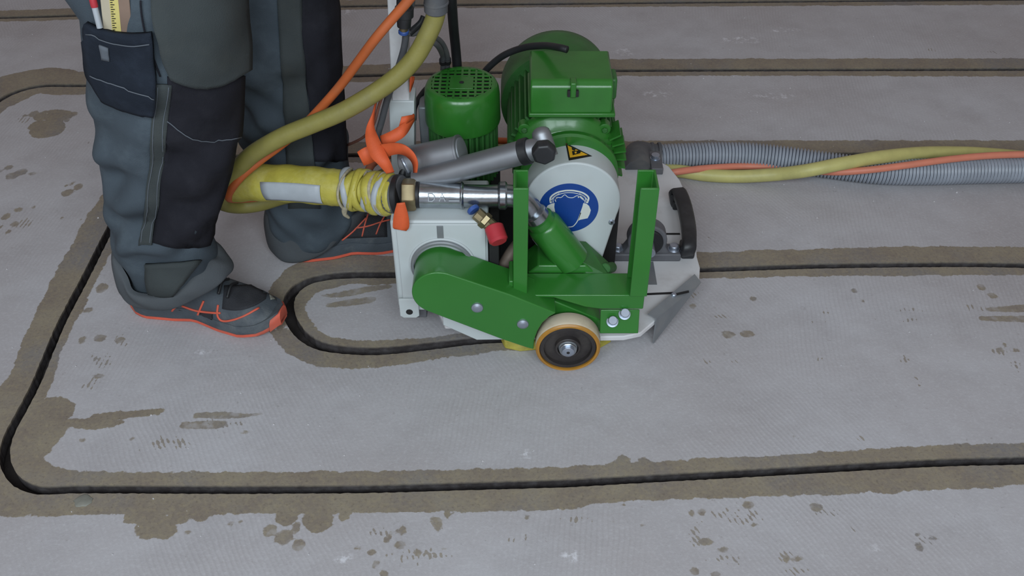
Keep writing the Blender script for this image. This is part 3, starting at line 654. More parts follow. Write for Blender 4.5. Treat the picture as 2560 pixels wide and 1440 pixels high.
# ---- wheel
wc = P(1420, 872, Y=1.264); wx, wz = wc.x, .0575
wh = MB()
Yw = 1.266
def ring(name, c, ax, r0, r1, t0, t1, m, parent, n=48, bev=.0008, label=None):
    """closed ring between the radii r0<r1, along ax from t0 to t1"""
    c = Vector(c); a = Vector(ax).normalized(); u = a.orthogonal().normalized(); w_ = a.cross(u); rows = []
    for t, r_ in ((t0, r0), (t0, r1 - bev), (t0 + bev, r1), (t1 - bev, r1), (t1, r1 - bev), (t1, r0)):
        rows.append([c + a * t + (u * math.cos(2 * math.pi * k / n) + w_ * math.sin(2 * math.pi * k / n)) * r_ for k in range(n)])
    mb = MB().grid(rows + [rows[0]], closed=True); return mb.out(name, m, parent, smooth=2, label=label)
n = 72; rows = []
for t, r_ in ((.0006, .051), (.0006, .0535), (.003, .0562), (.007, .0575), (.031, .0575), (.035, .0545), (.036, .051)):
    rows.append([Vector((wx + r_ * math.cos(2 * math.pi * k / n), Yw + t, wz + r_ * math.sin(2 * math.pi * k / n))) for k in range(n)])
MB().grid(rows + [rows[0]], closed=True).out('tyre', cream, mc, smooth=2, angle=50, label='cream white wheel tread')
ring('tyre_edge', (wx, Yw, wz), (0, 1, 0), .0508, .0572, -.0015, .004, amber, mc, 64, .003, 'amber worn tread edge')
h1 = MB().lathe((wx, Yw, wz), (wx, 2, wz), [(-.0005, .0465), (.0005, .0475), (.0005, .047), (.004, .0455)], 48)
MB().lathe((wx, Yw + .0035, wz), (wx, 2, wz), [(.006, .0515), (.012, .0515)], 48).out('wheel_disc', hubm, mc, smooth=2)
ring('hub_ring', (wx, Yw, wz), (0, 1, 0), .043, .0512, .001, .012, hubm, mc, 48, .002)
ring('hub_ring', (wx, Yw, wz), (0, 1, 0), .0185, .0225, -.001, .012, hubm, mc, 48, .001)
MB().lathe((wx, Yw - .001, wz), (wx, 2, wz), [(0, .0155), (.001, .0165), (.008, .0175)], 36).out('washer', sheet, mc, smooth=2)
ring('washer_rim', (wx, Yw - .0055, wz), (0, 1, 0), .0105, .0155, 0, .003, chrome, mc, 36, .001)
MB().lathe((wx, Yw - .011, wz), (wx, 2, wz), [(0, .0092), (.0012, .0108), (.006, .0110)], 30).out('axle_bolt', steel, mc, smooth=2, label='zinc axle bolt')
MB().lathe((wx, Yw - .0113, wz), (wx, 2, wz), [(0, .0032), (.002, .0032)], 6).out('bolt_socket', dark, mc)
# rear wheel on the far side
cyl('axle', (wx, Yw + .03, wz), (wx, 1.86, wz), .008, steel, mc)
MB().lathe((wx, 1.80, wz), (wx, 2, wz), [(0, .048), (.003, .0575), (.03, .0575), (.033, .048)], 40).out('tyre', cream, mc, smooth=2)
MB().lathe((-.17, 1.80, .04), (-.17, 2, .04), [(0, .034), (.003, .04), (.025, .04), (.028, .034)], 40).out('tyre', cream, mc, smooth=2)
# ---- beam with the two channel posts
BX0_, BX1_ = P(1300, 740, Y=1.30).x, P(1612, 740, Y=1.30).x
MB().prism([XZ(1296, 738, 1.30), XZ(1612, 738, 1.30), XZ(1608, 773, 1.30), XZ(1500, 773, 1.30), XZ(1462, 768, 1.30), XZ(1385, 745, 1.30), XZ(1296, 742, 1.30)], 'Y', 1.30, 1.36).out('cross_beam', green, mc, bevel=.002, angle=20, label='green cross beam carrying the channel posts')
rbox('beam_end', (BX1_ - .018, BX1_ + .004, 1.345, 1.375, .118, .150), greend, mc, .002)
def post(x0_, x1_, open_side):
    t = .004; y0_, y1_ = 1.296, 1.350; z0_, z1_ = .1535, .3815
    if open_side > 0: q = [(x0_, y0_), (x1_, y0_), (x1_, y0_ + t), (x0_ + t, y0_ + t), (x0_ + t, y1_ - t), (x1_, y1_ - t), (x1_, y1_), (x0_, y1_)]
    else: q = [(x1_, y0_), (x0_, y0_), (x0_, y0_ + t), (x1_ - t, y0_ + t), (x1_ - t, y1_ - t), (x0_, y1_ - t), (x0_, y1_), (x1_, y1_)]
    MB().prism(q, 'Z', z0_, z1_).out('channel_post', green, mc, bevel=.0012, label='green upright steel channel, %s one' % ('left' if open_side > 0 else 'right'))
post(P(1283, 600, Y=1.296).x, P(1320, 600, Y=1.296).x, 1)
post(P(1592, 600, Y=1.296).x - .002, P(1634, 600, Y=1.296).x - .0, -1)
rbox('weld_plate', (P(1272, 720, Y=1.3).x, P(1284, 720, Y=1.3).x, 1.30, 1.356, .150, .185), green, mc, .002)
# bracket with two socket bolts
bx0_, bx1_ = P(1500, 800, Y=1.3).x, P(1597, 800, Y=1.3).x
Mb = Matrix.Translation((0, 1.305, .112)) @ Matrix.Rotation(R(-16), 4, 'X')
MB().box(bx0_, bx1_, -.004, .0, -.043, .004, M=Mb @ Matrix.Rotation(R(0), 4, 'X')).out('bolt_bracket', green, mc, bevel=.0015, label='green bent bracket below the beam')
for q in ((1531, 806), (1562, 790)):
    p = P(*q, z=.085); nrm = (Mb.to_3x3() @ Vector((0, -1, 0))).normalized(); p = P(q[0], q[1], Y=1.292)
    loc = Mb.inverted() @ p; loc.y = -.004; p = Mb @ loc
    up_ = (nrm * .7 + Vector((0, 0, 1)) * .62).normalized()
    MB().lathe(p + nrm * .0015, p + up_ * .02, [(0, .0105), (.002, .0105), (.0021, .0082), (.0125, .0082), (.0135, .0072)], 24).out('socket_bolt', steel, mc, smooth=2, label='zinc socket head bolt')
    MB().lathe(p + up_ * .0092, p + up_ * .03, [(0, .0042), (.0022, .0042)], 6).out('bolt_socket', dark, mc)
# ---- white control box on the left
wx0, wx1 = P(975, 560, Y=1.352).x, P(1219, 560, Y=1.352).x
bz0 = P(985, 768, Y=1.352).z; bz1 = P(985, 553, Y=1.352).z
rbox('control_box', (wx0, wx1, 1.352, 1.475, bz0, bz1), white, mc, .004, label='white sheet metal box behind the round arm end')
rbox('box_front_panel', (wx0 + .010, wx1 - .004, 1.348, 1.3525, bz0 - .003, bz1 - .004), white, mc, .0012)
rbox('latch', (P(1092, 580, Y=1.345).x, P(1108, 580, Y=1.345).x, 1.3465, 1.35, P(1100, 597, Y=1.345).z, P(1100, 567, Y=1.345).z), sheet, mc, .0005, label='small grey latch strip')
ring('box_ring', (cx_ + .002, 1.3485, cz_ + .005), (0, -1, 0), .0495, .055, -.001, .010, sheet, mc, 64, .002, 'grey steel ring round the arm shaft')
ring('box_ring', (cx_ + .002, 1.3485, cz_ + .005), (0, -1, 0), .0545, .058, -.001, .004, white, mc, 64, .001)
# foot lug with a hole
lx, lz = XZ(1024, 776, 1.346); lw = .0175
lug = [(lx - lw, lz + .03), (lx - lw, lz - .010), (lx - lw + .006, lz - .015), (lx + lw - .006, lz - .015), (lx + lw, lz - .010), (lx + lw, lz + .03)]
MB().prism(lug, 'Y', 1.342, 1.347).out('foot_lug', white, mc, bevel=.001, label='white lug with a hole')
MB().lathe((lx, 1.3412, lz), (lx, 2, lz), [(0, .0062), (.002, .0062)], 24).out('lug_hole', dark, mc)
rbox('box_foot', (wx0 + .01, wx0 + .05, 1.36, 1.45, .045, bz0), dsteel, mc, .002)
rbox('box_foot', (wx1 - .06, wx1 - .01, 1.36, 1.45, .045, bz0), dsteel, mc, .002)
# frame piece, plus dark plates standing in for shade between box and guard
rbox('frame_shade_plate', (P(1224, 650, Y=1.37).x, P(1248, 650, Y=1.37).x, 1.352, 1.60, .055, .235), dark, mc, .002)
rbox('frame_shade_plate', (.02, .16, 1.47, 1.49, .055, .25), dark, mc, .002)
rbox('frame_shade_plate', (-.14, .20, 1.50, 1.515, .055, .20), dark, mc, .002)
p = P(1262, 660, Y=1.37)
MB().tube([p + Vector((-.012, .0, -.02)), p, p + Vector((.014, .01, .02)), p + Vector((.03, .03, .03))], .012, 12).out('drain_elbow', cuprum, mc, smooth=True)
# ---- drain valve with a red cap
v0 = P(1190, 532, Y=1.36); v1 = P(1236, 572, Y=1.345)
cyl('valve_body', v0, v1, .0115, brass, mc, 8, label='dull brass valve body')
cyl('valve_collar', v0.lerp(v1, .35), v0.lerp(v1, .62), .0145, brass, mc, 6)
cyl('valve_clip', P(1180, 520, Y=1.365), P(1186, 528, Y=1.36), .011, bluec, mc, 20, label='blue ring')
c0 = P(1234, 566, Y=1.343); c1 = P(1248, 606, Y=1.318)
MB().lathe(c0, c1, [(0, .0145), (.002, .0165), ((c1 - c0).length - .004, .0165), ((c1 - c0).length, .013)], 24).out('valve_cap', red, mc, smooth=2, label='red plastic valve cap')
# ---- galvanised pipe with elbow into the green socket
Yp = 1.392
pz = P(1045, 487, Y=Yp)
MB().tube([P(1050, 487, Y=Yp), P(1154, 489, Y=Yp)], .0215, 28, sm=1).out('pipe_nipple', chrome, mc, smooth=2, label='galvanised pipe with stamped letters')
MB().tube([P(1154, 489, Y=Yp), P(1200, 490, Y=Yp), P(1245, 490, Y=Yp)], .0195, 28, sm=3).out('pipe_bend', chrome, mc, smooth=2)
for a, b, r_ in ((1150, 1160, .0240), (1246, 1268, .0245)):
    cyl('pipe_collar', P(a, 489, Y=Yp), P(b, 489, Y=Yp), r_, chrome, mc, 32, .003)
MB().tube([P(1262, 489, Y=Yp), P(1296, 494, Y=Yp), P(1322, 515, Y=Yp), P(1338, 545, Y=Yp - .002)], .0195, 24).out('pipe_bend', chrome, mc, smooth=2)
cyl('pipe_thread', P(1036, 487, Y=Yp), P(1050, 487, Y=Yp), .0225, blackr, mc)
nut0, nut1 = P(1006, 487, Y=Yp), P(1040, 487, Y=Yp)
MB().lathe(nut0, nut1, [(0, .027), (.002, .0285), (.020, .0285), (.024, .026)], 6).out('hose_nut', brass, mc, bevel=.0015, label='brass hexagon nut')
# stamped letters D A on the pipe: shallow relief
def ribbon2d(name, pts, w_, O, U, Vv, m, parent, t=.0006, closed=False, sc=1.0, join=None):
    """a flat printed/raised line: pts in the plane spanned by U, Vv at O"""
    q = [Vector((p[0], p[1])) for p in pts]; n = len(q); rows = []; nn = U.cross(Vv).normalized()
    for i in range(n):
        a = q[i - 1] if (i or closed) else q[i]; b = q[(i + 1) % n] if (i < n - 1 or closed) else q[i]
        tn = (b - a).normalized(); s_ = Vector((-tn.y, tn.x)) * w_ / 2
        L_, R__ = q[i] - s_, q[i] + s_; f = lambda v, h: O + U * v.x * sc + Vv * v.y * sc + nn * h
        rows.append([f(L_, 0), f(L_, t), f(R__, t), f(R__, 0)])
    mb = join or MB()
    k0 = len(mb.v)
    mb.grid(rows + ([rows[0]] if closed else []), closed=True)
    if not closed: mb.f += [(k0, k0 + 1, k0 + 2, k0 + 3), (k0 + 4 * n - 1, k0 + 4 * n - 2, k0 + 4 * n - 3, k0 + 4 * n - 4)]
    return mb if join is not None else mb.out(name, m, parent)
Ol = P(1080, 492, Y=Yp - .0213); U_, W_ = Vector((1, 0, 0)), Vector((0, .30, .95)).normalized()
ml = MB()
ribbon2d('', [(-.006, -.008), (-.006, .006), (0, .006), (.004, .002), (.004, -.004), (0, -.008)], .0016, Ol, U_, W_, chrome, mc, .001, True, 1, ml)
ribbon2d('', [(.012, -.008), (.017, .006), (.022, -.008)], .0016, Ol, U_, W_, chrome, mc, .001, False, 1, ml)
ribbon2d('', [(.014, -.003), (.020, -.003)], .0014, Ol, U_, W_, chrome, mc, .001, False, 1, ml)
ribbon2d('', [(.028, -.007), (.046, -.007)], .0016, Ol, U_, W_, chrome, mc, .001, False, 1, ml)
ml.out('stamped_letters', labelw, mc, label='stamped letters D A on the pipe')
# green socket pipe and its trapezoid foot on the beam
s0, s1 = P(1346, 545, Y=1.385), P(1430, 650, Y=1.385)
MB().lathe(s0, s1, [(0, .022), (.002, .0255), (.012, .0258), (.014, .029), (.020, .031), ((s1 - s0).length, .031)], 36).out('hose_socket', green, mc, smooth=2, label='green slanted pipe socket')
cyl('socket_insert', s0 - (s1 - s0).normalized() * .014, s0 + (s1 - s0).normalized() * .004, .0215, chrome, mc)
ft = [XZ(1305, 688, 1.362), XZ(1345, 655, 1.362), XZ(1450, 652, 1.362), XZ(1490, 688, 1.362)]
MB().prism([XZ(1318, 684, 1.362), XZ(1346, 664, 1.362), XZ(1465, 664, 1.362), XZ(1492, 684, 1.362)], 'Y', 1.362, 1.43).out('socket_foot', green, mc, bevel=.0025, label='green welded trapezoid foot')
MB().add([P(1430, 604, Y=1.40), P(1462, 606, Y=1.42), P(1535, 672, Y=1.40), P(1520, 692, Y=1.36), P(1466, 690, Y=1.36), P(1442, 650, Y=1.372)], [(0, 1, 2, 3, 4, 5)]).out('gusset_plate', greend, mc, thick=.006, label='dusty green gusset plate')
cyl('gusset_boss', P(1512, 672, Y=1.375), P(1530, 668, Y=1.40), .010, greend, mc)
# ---- belt guard (white) with the ear protection sign
YG = 1.42; gx_, gz_ = XZ(1432, 507, YG); gr = .0835
def tangent_pt(px, py): return XZ(px, py, YG)
gpts = [(gx_ + gr * math.cos(R(t)), gz_ + gr * math.sin(R(t))) for t in np.linspace(-18, 198, 48)]
gpts += [XZ(1330, 600, YG), XZ(1380, 664, YG), XZ(1500, 664, YG)]
MB().prism(gpts, 'Y', YG, YG + .058).out('belt_guard', white, mc, bevel=.003, bseg=3, angle=30, label='white drop shaped belt guard')
gf = MB()
fo = [(gx_ + (gr - .002) * math.cos(R(t)), gz_ + (gr - .002) * math.sin(R(t))) for t in np.linspace(0, 360, 60)][:-1]
p = P(1529, 555, Y=YG)
MB().lathe(p + Vector((0, -.002, 0)), p + Vector((0, .001, 0)), [(0, .0048), (.0006, .0056), (.003, .0056)], 24).out('guard_screw', steel, mc, smooth=2, label='small zinc guard screw')
MB().lathe(p + Vector((0, -.0024, 0)), p + Vector((0, .001, 0)), [(0, .0022), (.002, .0022)], 6).out('screw_socket', dark, mc)
so = P(1421.5, 520, Y=YG); sr = .0525
sg_ = MB().lathe(so + Vector((0, -.0006, 0)), so + Vector((0, .001, 0)), [(0, sr), (.0008, sr)], 64).out('ear_protection_sign', signb, mc, label='round blue sign: head wearing ear defenders')
UX, UZ = Vector((1, 0, 0)), Vector((0, 0, 1)); O2 = so + Vector((0, -.0006, 0))
sc = lambda pts: [((x - 915) / 288 * sr, -(y - 757) / 240 * sr) for x, y in pts]
mb = MB()
rl = lambda pts, w_, cl=False: ribbon2d('', [tuple(p) for p in (catmull(sc(pts), 5) if not cl else sc(pts))], w_, O2, UX, UZ, signw, mc, .0005, cl, 1, mb)
rl([(740, 705), (738, 650), (790, 606), (860, 586), (915, 582), (970, 586), (1045, 606), (1100, 650), (1090, 705)], .0030)
rl([(765, 700), (764, 660), (800, 628), (860, 608), (915, 603), (970, 608), (1035, 628), (1072, 660), (1066, 700)], .0012)
rl([(752, 700), (744, 676), (775, 640), (820, 612)], .0014)
rl([(1078, 700), (1088, 676), (1060, 640), (1010, 612)], .0014)
mb2 = rl([(786, 668), (800, 650), (838, 650), (872, 624), (905, 648), (950, 652), (985, 634), (1010, 640), (1045, 668), (1066, 680)], .0012)
rl([(778, 800), (800, 876), (826, 924), (868, 944), (952, 944), (986, 918), (1010, 876), (1034, 800)], .0016)
rl([(1000, 652), (1022, 640), (1054, 668)], .0016); rl([(790, 690), (782, 672), (800, 655)], .0014)
for poly in ([(778, 705), (745, 712), (712, 730), (694, 762), (696, 790), (716, 812), (752, 816), (776, 838), (790, 880), (804, 884), (788, 800), (776, 745)],
             [(1054, 705), (1086, 712), (1112, 735), (1130, 775), (1122, 815), (1104, 856), (1060, 866), (1030, 872), (1010, 884), (1030, 800), (1046, 745)]):
    q = sc(poly); k0 = len(mb.v); n = len(q)
    for h in (0, .0005): mb.v += [O2 + UX * x + UZ * z + Vector((0, -h, 0)) for x, z in q]
    mb.f += [tuple(range(k0, k0 + n)), tuple(range(k0 + n, k0 + 2 * n))] + [(k0 + i, k0 + (i + 1) % n, k0 + n + (i + 1) % n, k0 + n + i) for i in range(n)]
mb.v = [Vector((v.x, min(v.y, O2.y), v.z)) if v.y <= O2.y else Vector((v.x, 2 * O2.y - v.y, v.z)) for v in mb.v]
pic = mb.out('head_pictogram', signw, sg_, label='white head and ear defenders pictogram')
# warning triangle bent over the guard's rim (top surface at radius gr)
def rim_pt(px, py):
    lo = None
    for it in np.linspace(YG - .002, YG + .06, 90):
        p = P(px, py, Y=it)
        r_ = math.hypot(p.x - gx_, p.z - gz_)
        if r_ <= gr and (lo is None): lo = p
    return lo or P(px, py, Y=YG + .03)
def rim_poly(pts, m, name, parent, off, label=None, n=10):
    # subdivide a triangle/quad into a strip conforming to the rim
    q = [Vector(p) for p in pts]; rows = []
    for i in range(n + 1):
        a = q[0].lerp(q[1], i / n); b = q[-1].lerp(q[2 if len(q) == 4 else 1], i / n); row = []
        for k in range(7):
            c = a.lerp(b, k / 6); p = rim_pt(c.x, c.y); d = Vector((p.x - gx_, 0, p.z - gz_)).normalized(); row.append(p + d * off)
        rows.append(row)
    return MB().grid(rows).out(name, m, parent, thick=.0004, label=label)
tr_ = rim_poly([(1414, 358), (1480, 391), (1422, 402)], signk, 'warning_sign', mc, .0006, 'yellow triangular hand hazard sign')
rim_poly([(1419, 366), (1468, 389), (1425, 396)], signy, 'sign_field', tr_, .0018)
rim_poly([(1430, 381), (1452, 379), (1450, 386), (1432, 391)], signk, 'hand_symbol', tr_, .0026, n=5)
rim_poly([(1429, 369), (1440, 374), (1436, 380), (1430, 377)], signk, 'hand_symbol', tr_, .0026, n=4)
rim_poly([(1436, 384), (1441, 383), (1441, 387), (1437, 388)], signy, 'hand_symbol', tr_, .0034, n=4)
# ---- big drive motor, axis along Y
bx, bz = .092, .300
cyl('motor_flange', (bx + .01, YG + .055, bz - .02), (bx + .01, YG + .072, bz - .02), .088, greenm, mc, 48, .004)
MB().lathe((bx, 1.485, bz), (bx, 2, bz), [(0, .060), (.004, .068), (.014, .074), (.018, .088), (.028, .0935), (.036, .0935), (.038, .088)], 48).out('end_bell', greenm, mc, smooth=2, angle=50, label='green front end bell')
for t in (40, 140, 220, 320):
    q = Vector((bx + .092 * math.cos(R(t)), 1.505, bz + .092 * math.sin(R(t)))); cyl('flange_lug', q, q + Vector((0, .02, 0)), .011, greenm, mc, 20)
    cyl('flange_bolt', q + Vector((0, -.005, 0)), q, .0055, greend, mc, 6)
def gear(n, r0, r1, duty=.4):
    out = []
    for i in range(n):
        a = 360 * i / n; d = 360 / n * duty
        for t, r_ in ((a, r0), (a + d * .15, r1), (a + d * .85, r1), (a + d, r0)): out.append((r_ * math.cos(R(t)), r_ * math.sin(R(t))))
    return out
MB().prism([(bx + a, bz + b) for a, b in gear(44, .084, .101)], 'Y', 1.522, 1.70).out('motor_body', greend, mc, label='dusty dark green finned motor casing')
MB().lathe((bx - .004, 1.69, bz + .002), (bx - .004, 2, bz + .002), [(0, .103), (0, .1085), (.006, .110), (.075, .110), (.10, .104), (.118, .085), (.120, .03)], 64).out('fan_cover', greend, mc, smooth=2, angle=50, label='dusty green fan cover')
# side mounting rail of horizontal ribs, right flank
for k in range(9):
    t = R(28 - 9 * k); q = Vector((bx + .100 * math.cos(t), 1.497, bz + .100 * math.sin(t)))
    MB().box(-.010, .012, 0, .05, -.0016, .0016, M=Matrix.Translation(q) @ Matrix.Rotation(-t, 4, 'Y')).out('cooling_fin', greenm, mc)
# terminal box: body, slanted lid
tb_x0, tb_x1 = P(1326, 250, Y=1.49).x, P(1531, 250, Y=1.49).x
rbox('terminal_box', (tb_x0 + .012, tb_x1 - .012, 1.50, 1.62, .385, .412), greenm, mc, .004)
lid = [(1.484, .404), (1.490, .452), (1.500, .461), (1.60, .461), (1.618, .45), (1.622, .404)]
MB().prism(lid, 'X', tb_x0, tb_x1).out('terminal_lid', greenm, mc, bevel=.0035, bseg=3, angle=30, label='green terminal box lid')
rbox('lid_flange', (tb_x0 - .003, tb_x1 + .006, 1.481, 1.625, .398, .406), greenm, mc, .002)
rbox('cable_boss', (tb_x1 - .002, tb_x1 + .010, 1.52, 1.56, .41, .45), greend, mc, .004)
tcx = (tb_x0 + tb_x1) / 2 + .002
rbox('lid_clip_recess', (tcx - .0095, tcx + .0095, 1.4825, 1.50, .437, .448), dark, mc, .001)
rbox('lid_clip', (tcx - .0050, tcx + .0050, 1.481, 1.503, .436, .4640), greenm, mc, .002)
MB().prism([(bx + .052 * math.cos(R(t)), bz + .09 + .016 * (1 if 1 else 0) * math.sin(R(t))) for t in np.linspace(0, 180, 16)] + [(bx - .052, bz + .05), (bx + .052, bz + .05)], 'Y', 1.512, 1.60).out('box_neck', greenm, mc, bevel=.003, angle=30)
# motor feet
rbox('motor_foot', (bx - .09, bx + .09, 1.53, 1.68, .165, .215), greend, mc, .004)
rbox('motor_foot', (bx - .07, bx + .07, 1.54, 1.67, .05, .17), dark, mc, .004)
# ---- small vertical motor with a grille
sx, sy = -.0885, 1.562; zt = .420; rs = .067
cap = [(0, .0005), (0, .053)]
MB().lathe((sx, sy, zt - .009), (sx, sy, 0), [(0, .055), (.001, .055)], 40).out('grille_backing', dark, mc)
rows = []; n = 64
for z_, r_ in ((zt, .0535), (zt, .0585), (zt - .003, .0625), (zt - .010, .0655), (zt - .022, .067), (zt - .070, .068), (zt - .074, .067), (zt - .074, .063), (zt - .012, .060), (zt - .008, .0535)):
    rows.append([Vector((sx + r_ * math.cos(2 * math.pi * k / n), sy + r_ * math.sin(2 * math.pi * k / n), z_)) for k in range(n)])
MB().grid(rows + [rows[0]], closed=True).out('motor_cap', greenm, mc, smooth=2, angle=60, label='glossy green fan cap of the small motor')
gp = .0125; gb = MB(); Rg = .0545
for i in range(-4, 5):
    o_ = (i) * gp
    for d_ in (0, 1):
        oo = o_ + gp / 2 * 0
        h = math.sqrt(max(0, Rg ** 2 - oo * oo))
        if h < .01: continue
        bw = .0020
        if d_ == 0: gb.box(sx + oo - bw, sx + oo + bw, sy - h, sy + h, zt - .002, zt)
        else: gb.box(sx - h, sx + h, sy + oo - bw, sy + oo + bw, zt - .0019, zt + .0001)
gb.out('grille', greenm, mc, label='square mesh grille')
rbox('grille_centre', (sx - 1.5 * gp - .002, sx + 1.5 * gp + .002, sy - 1.5 * gp - .002, sy + 1.5 * gp + .002, zt - .004, zt + .0004), greenm, mc, .0005)
MB().lathe((sx, sy, zt + .0012), (sx, sy, 0), [(0, .0042), (.002, .0042)], 20).out('centre_hole', dark, mc)
MB().prism([(sx + a, sy + b) for a, b in gear(32, .052, .063)], 'Z', .215, zt - .065).out('motor_body', greend, mc, label='finned body of the small motor')
cyl('motor_base', (sx, sy, .19), (sx, sy, .218), .062, greend, mc)
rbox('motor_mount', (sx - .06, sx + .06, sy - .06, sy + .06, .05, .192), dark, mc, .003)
rbox('side_box', (-.168, -.15, sy + .0, sy + .06, .29, .37), sheet, mc, .003)
# ---- aluminium cylinders
a0, a1 = P(1035, 402, Y=1.455), P(1150, 378, Y=1.44); ax = (a1 - a0).normalized(); Ln = (a1 - a0).length
MB().lathe(a0 - ax * .02, a1, [(0, .024), (.002, .027), (Ln + .017, .027), (Ln + .018, .0285), (Ln + .022, .0285), (Ln + .0225, .024)], 40).out('cylinder_housing', silver, mc, smooth=2, label='short thick aluminium cylinder')
MB().lathe(a1 + ax * .0005, a1 + ax, [(0, .0235), (.004, .023), (.0045, .019)], 40).out('cylinder_end', sheet, mc, smooth=2)
b0, b1 = P(1040, 452, Y=1.425), P(1305, 381, Y=1.392); ax = (b1 - b0).normalized(); Ln = (b1 - b0).length
cyl('support_tube', b0, b1, .0205, silver, mc, 40, label='long slanted aluminium tube')
cyl('tube_clamp', b1 - ax * .002, b1 + ax * .014, .0225, blackp, mc, 40, label='black clamp ring')
cyl('tube_socket', b1 + ax * .010, P(1352, 371, Y=1.388), .0185, silver, mc, 32)
t0, t1 = P(1352, 331, Y=1.405), P(1372, 392, Y=1.385)
MB().lathe(t0, t1, [(-.009, .004), (-.007, .010), (-.003, .0145), (.003, .016), ((t1 - t0).length, .016)], 28).out('swivel_joint', silver, mc, smooth=2, label='rounded aluminium swivel joint')
k0 = P(1360, 384, Y=1.362)
MB().lathe(k0 + Vector((0, .028, 0)), k0 + Vector((0, -.02, .0)), [(0, .008), (.012, .008), (.013, .018), (.016, .0205), (.030, .0205), (.034, .0175)], 7).out('clamp_knob', blackp, mc, bevel=.002, label='black seven-sided clamp knob')
# ---- shaft bearings on the plate
def bearing(px, py, s_):
    c = P(px, py, z=ZP); x_, y_ = c.x, c.y
    rbox('bearing_foot', (x_ - .068 * s_, x_ + .068 * s_, y_ - .018, y_ + .018, ZP, ZP + .018), dsteel, mc, .003)
    q = [(x_ + .038 * s_ * math.cos(R(t)), ZP + .046 * s_ + .038 * s_ * math.sin(R(t))) for t in np.linspace(-20, 200, 24)] + [(x_ - .046 * s_, ZP + .016), (x_ + .046 * s_, ZP + .016)]
    MB().prism(q, 'Y', y_ - .014, y_ + .016).out('bearing_housing', dsteel, mc, bevel=.003, angle=30, label='grey cast pillow block bearing')
    ring('bearing_seal', (x_, y_ - .020, ZP + .046 * s_), (0, 1, 0), .012, .030 * s_, 0, .01, blackr, mc, 36, .002)
    for sg in (-1, 1):
        MB().lathe((x_ + sg * .055 * s_, y_, ZP + .017), (x_ + sg * .055 * s_, y_, 1), [(0, .012), (.002, .012), (.002, .0095), (.010, .009), (.011, .007)], 6 if sg < 0 else 24).out('bearing_bolt', steel, mc, bevel=.001, label='worn zinc hexagon bolt')
    return x_, y_
xb, yb = bearing(1612, 640, 1.0)
c = P(1641, 424, z=ZP); rbox('hose_bracket', (c.x - .014, c.x + .012, c.y - .02, c.y + .05, ZP, ZP + .016), dsteel, mc, .002)
MB().lathe((c.x - .002, c.y + .02, ZP + .015), (c.x - .002, c.y + .02, 1), [(0, .011), (.002, .011), (.002, .009), (.011, .009), (.012, .007)], 24).out('bearing_bolt', steel, mc, smooth=2, label='worn zinc hexagon bolt')
cyl('blade_shaft', (xb, yb - .05, ZP + .046), (xb, yb + .04, ZP + .046), .0115, steel, mc)
# ---- carrying handle, black, at the right end
hpts = [P(1694, 512, z=ZP), P(1690, 485, z=ZP + .030), P(1698, 482, z=ZP + .036), P(1712, 520, z=ZP + .036), P(1722, 575, z=ZP + .036), P(1722, 612, z=ZP + .034), P(1718, 628, z=ZP + .02), P(1716, 632, z=ZP)]
q = catmull([list(p) for p in hpts], 4); rows = []
for i, p in enumerate(q):
    p = Vector(p); tn = Vector(q[min(i + 1, len(q) - 1)] - q[max(i - 1, 0)]).normalized(); s_ = Vector((1, .18, 0)).normalized(); u_ = tn.cross(s_).normalized()
    rows.append([p + s_ * a * .0145 + u_ * b * .0095 for a, b in ((-1, -.6), (-.7, -1), (.7, -1), (1, -.6), (1, .6), (.7, 1), (-.7, 1), (-1, .6))])
hm = MB().grid(rows, closed=True); hm.f += [tuple(range(8)), tuple(range(len(hm.v) - 1, len(hm.v) - 9, -1))]
hm.out('carry_handle', blackp, mc, smooth=2, angle=50, label='black plastic carrying handle')
for a in (hpts[0], hpts[-1]):
    rbox('handle_foot', (a.x - .013, a.x + .013, a.y - .02, a.y + .02, ZP - .001, ZP + .02), blackp, mc, .004)
# ---- grey deflector sheet at the right front corner
d1, d2, d3, d4 = P(1736, 686, z=ZP + .014), P(1752, 706, z=ZP + .010), P(1640, 796, z=ZP + .010), P(1619, 785, z=ZP + .014)
e3, e4 = G(1632, 862), G(1752, 745)
MB().add([d1, d2, d3, d4, Vector((e3.x, e3.y, .004)), Vector((e4.x - .015, e4.y + .0, .03))], [(0, 1, 2, 3), (1, 5, 4, 2)]).out('deflector_sheet', sheet, mc, thick=.0025, label='bent grey sheet metal deflector')
p = P(1690, 738, z=ZP + .013); q_ = P(1722, 731, z=ZP + .013)
MB().add([p + Vector((0, -.003, .0022)), p + Vector((0, .003, .0022)), q_ + Vector((0, .003, .0022)), q_ + Vector((0, -.003, .0022))], [(0, 1, 2, 3)]).out('slot', dark, mc, thick=.0006)
cyl('deflector_screw', P(1684, 740, z=ZP + .012), P(1684, 740, z=ZP + .012) + Vector((0, 0, .006)), .005, steel, mc, 20)
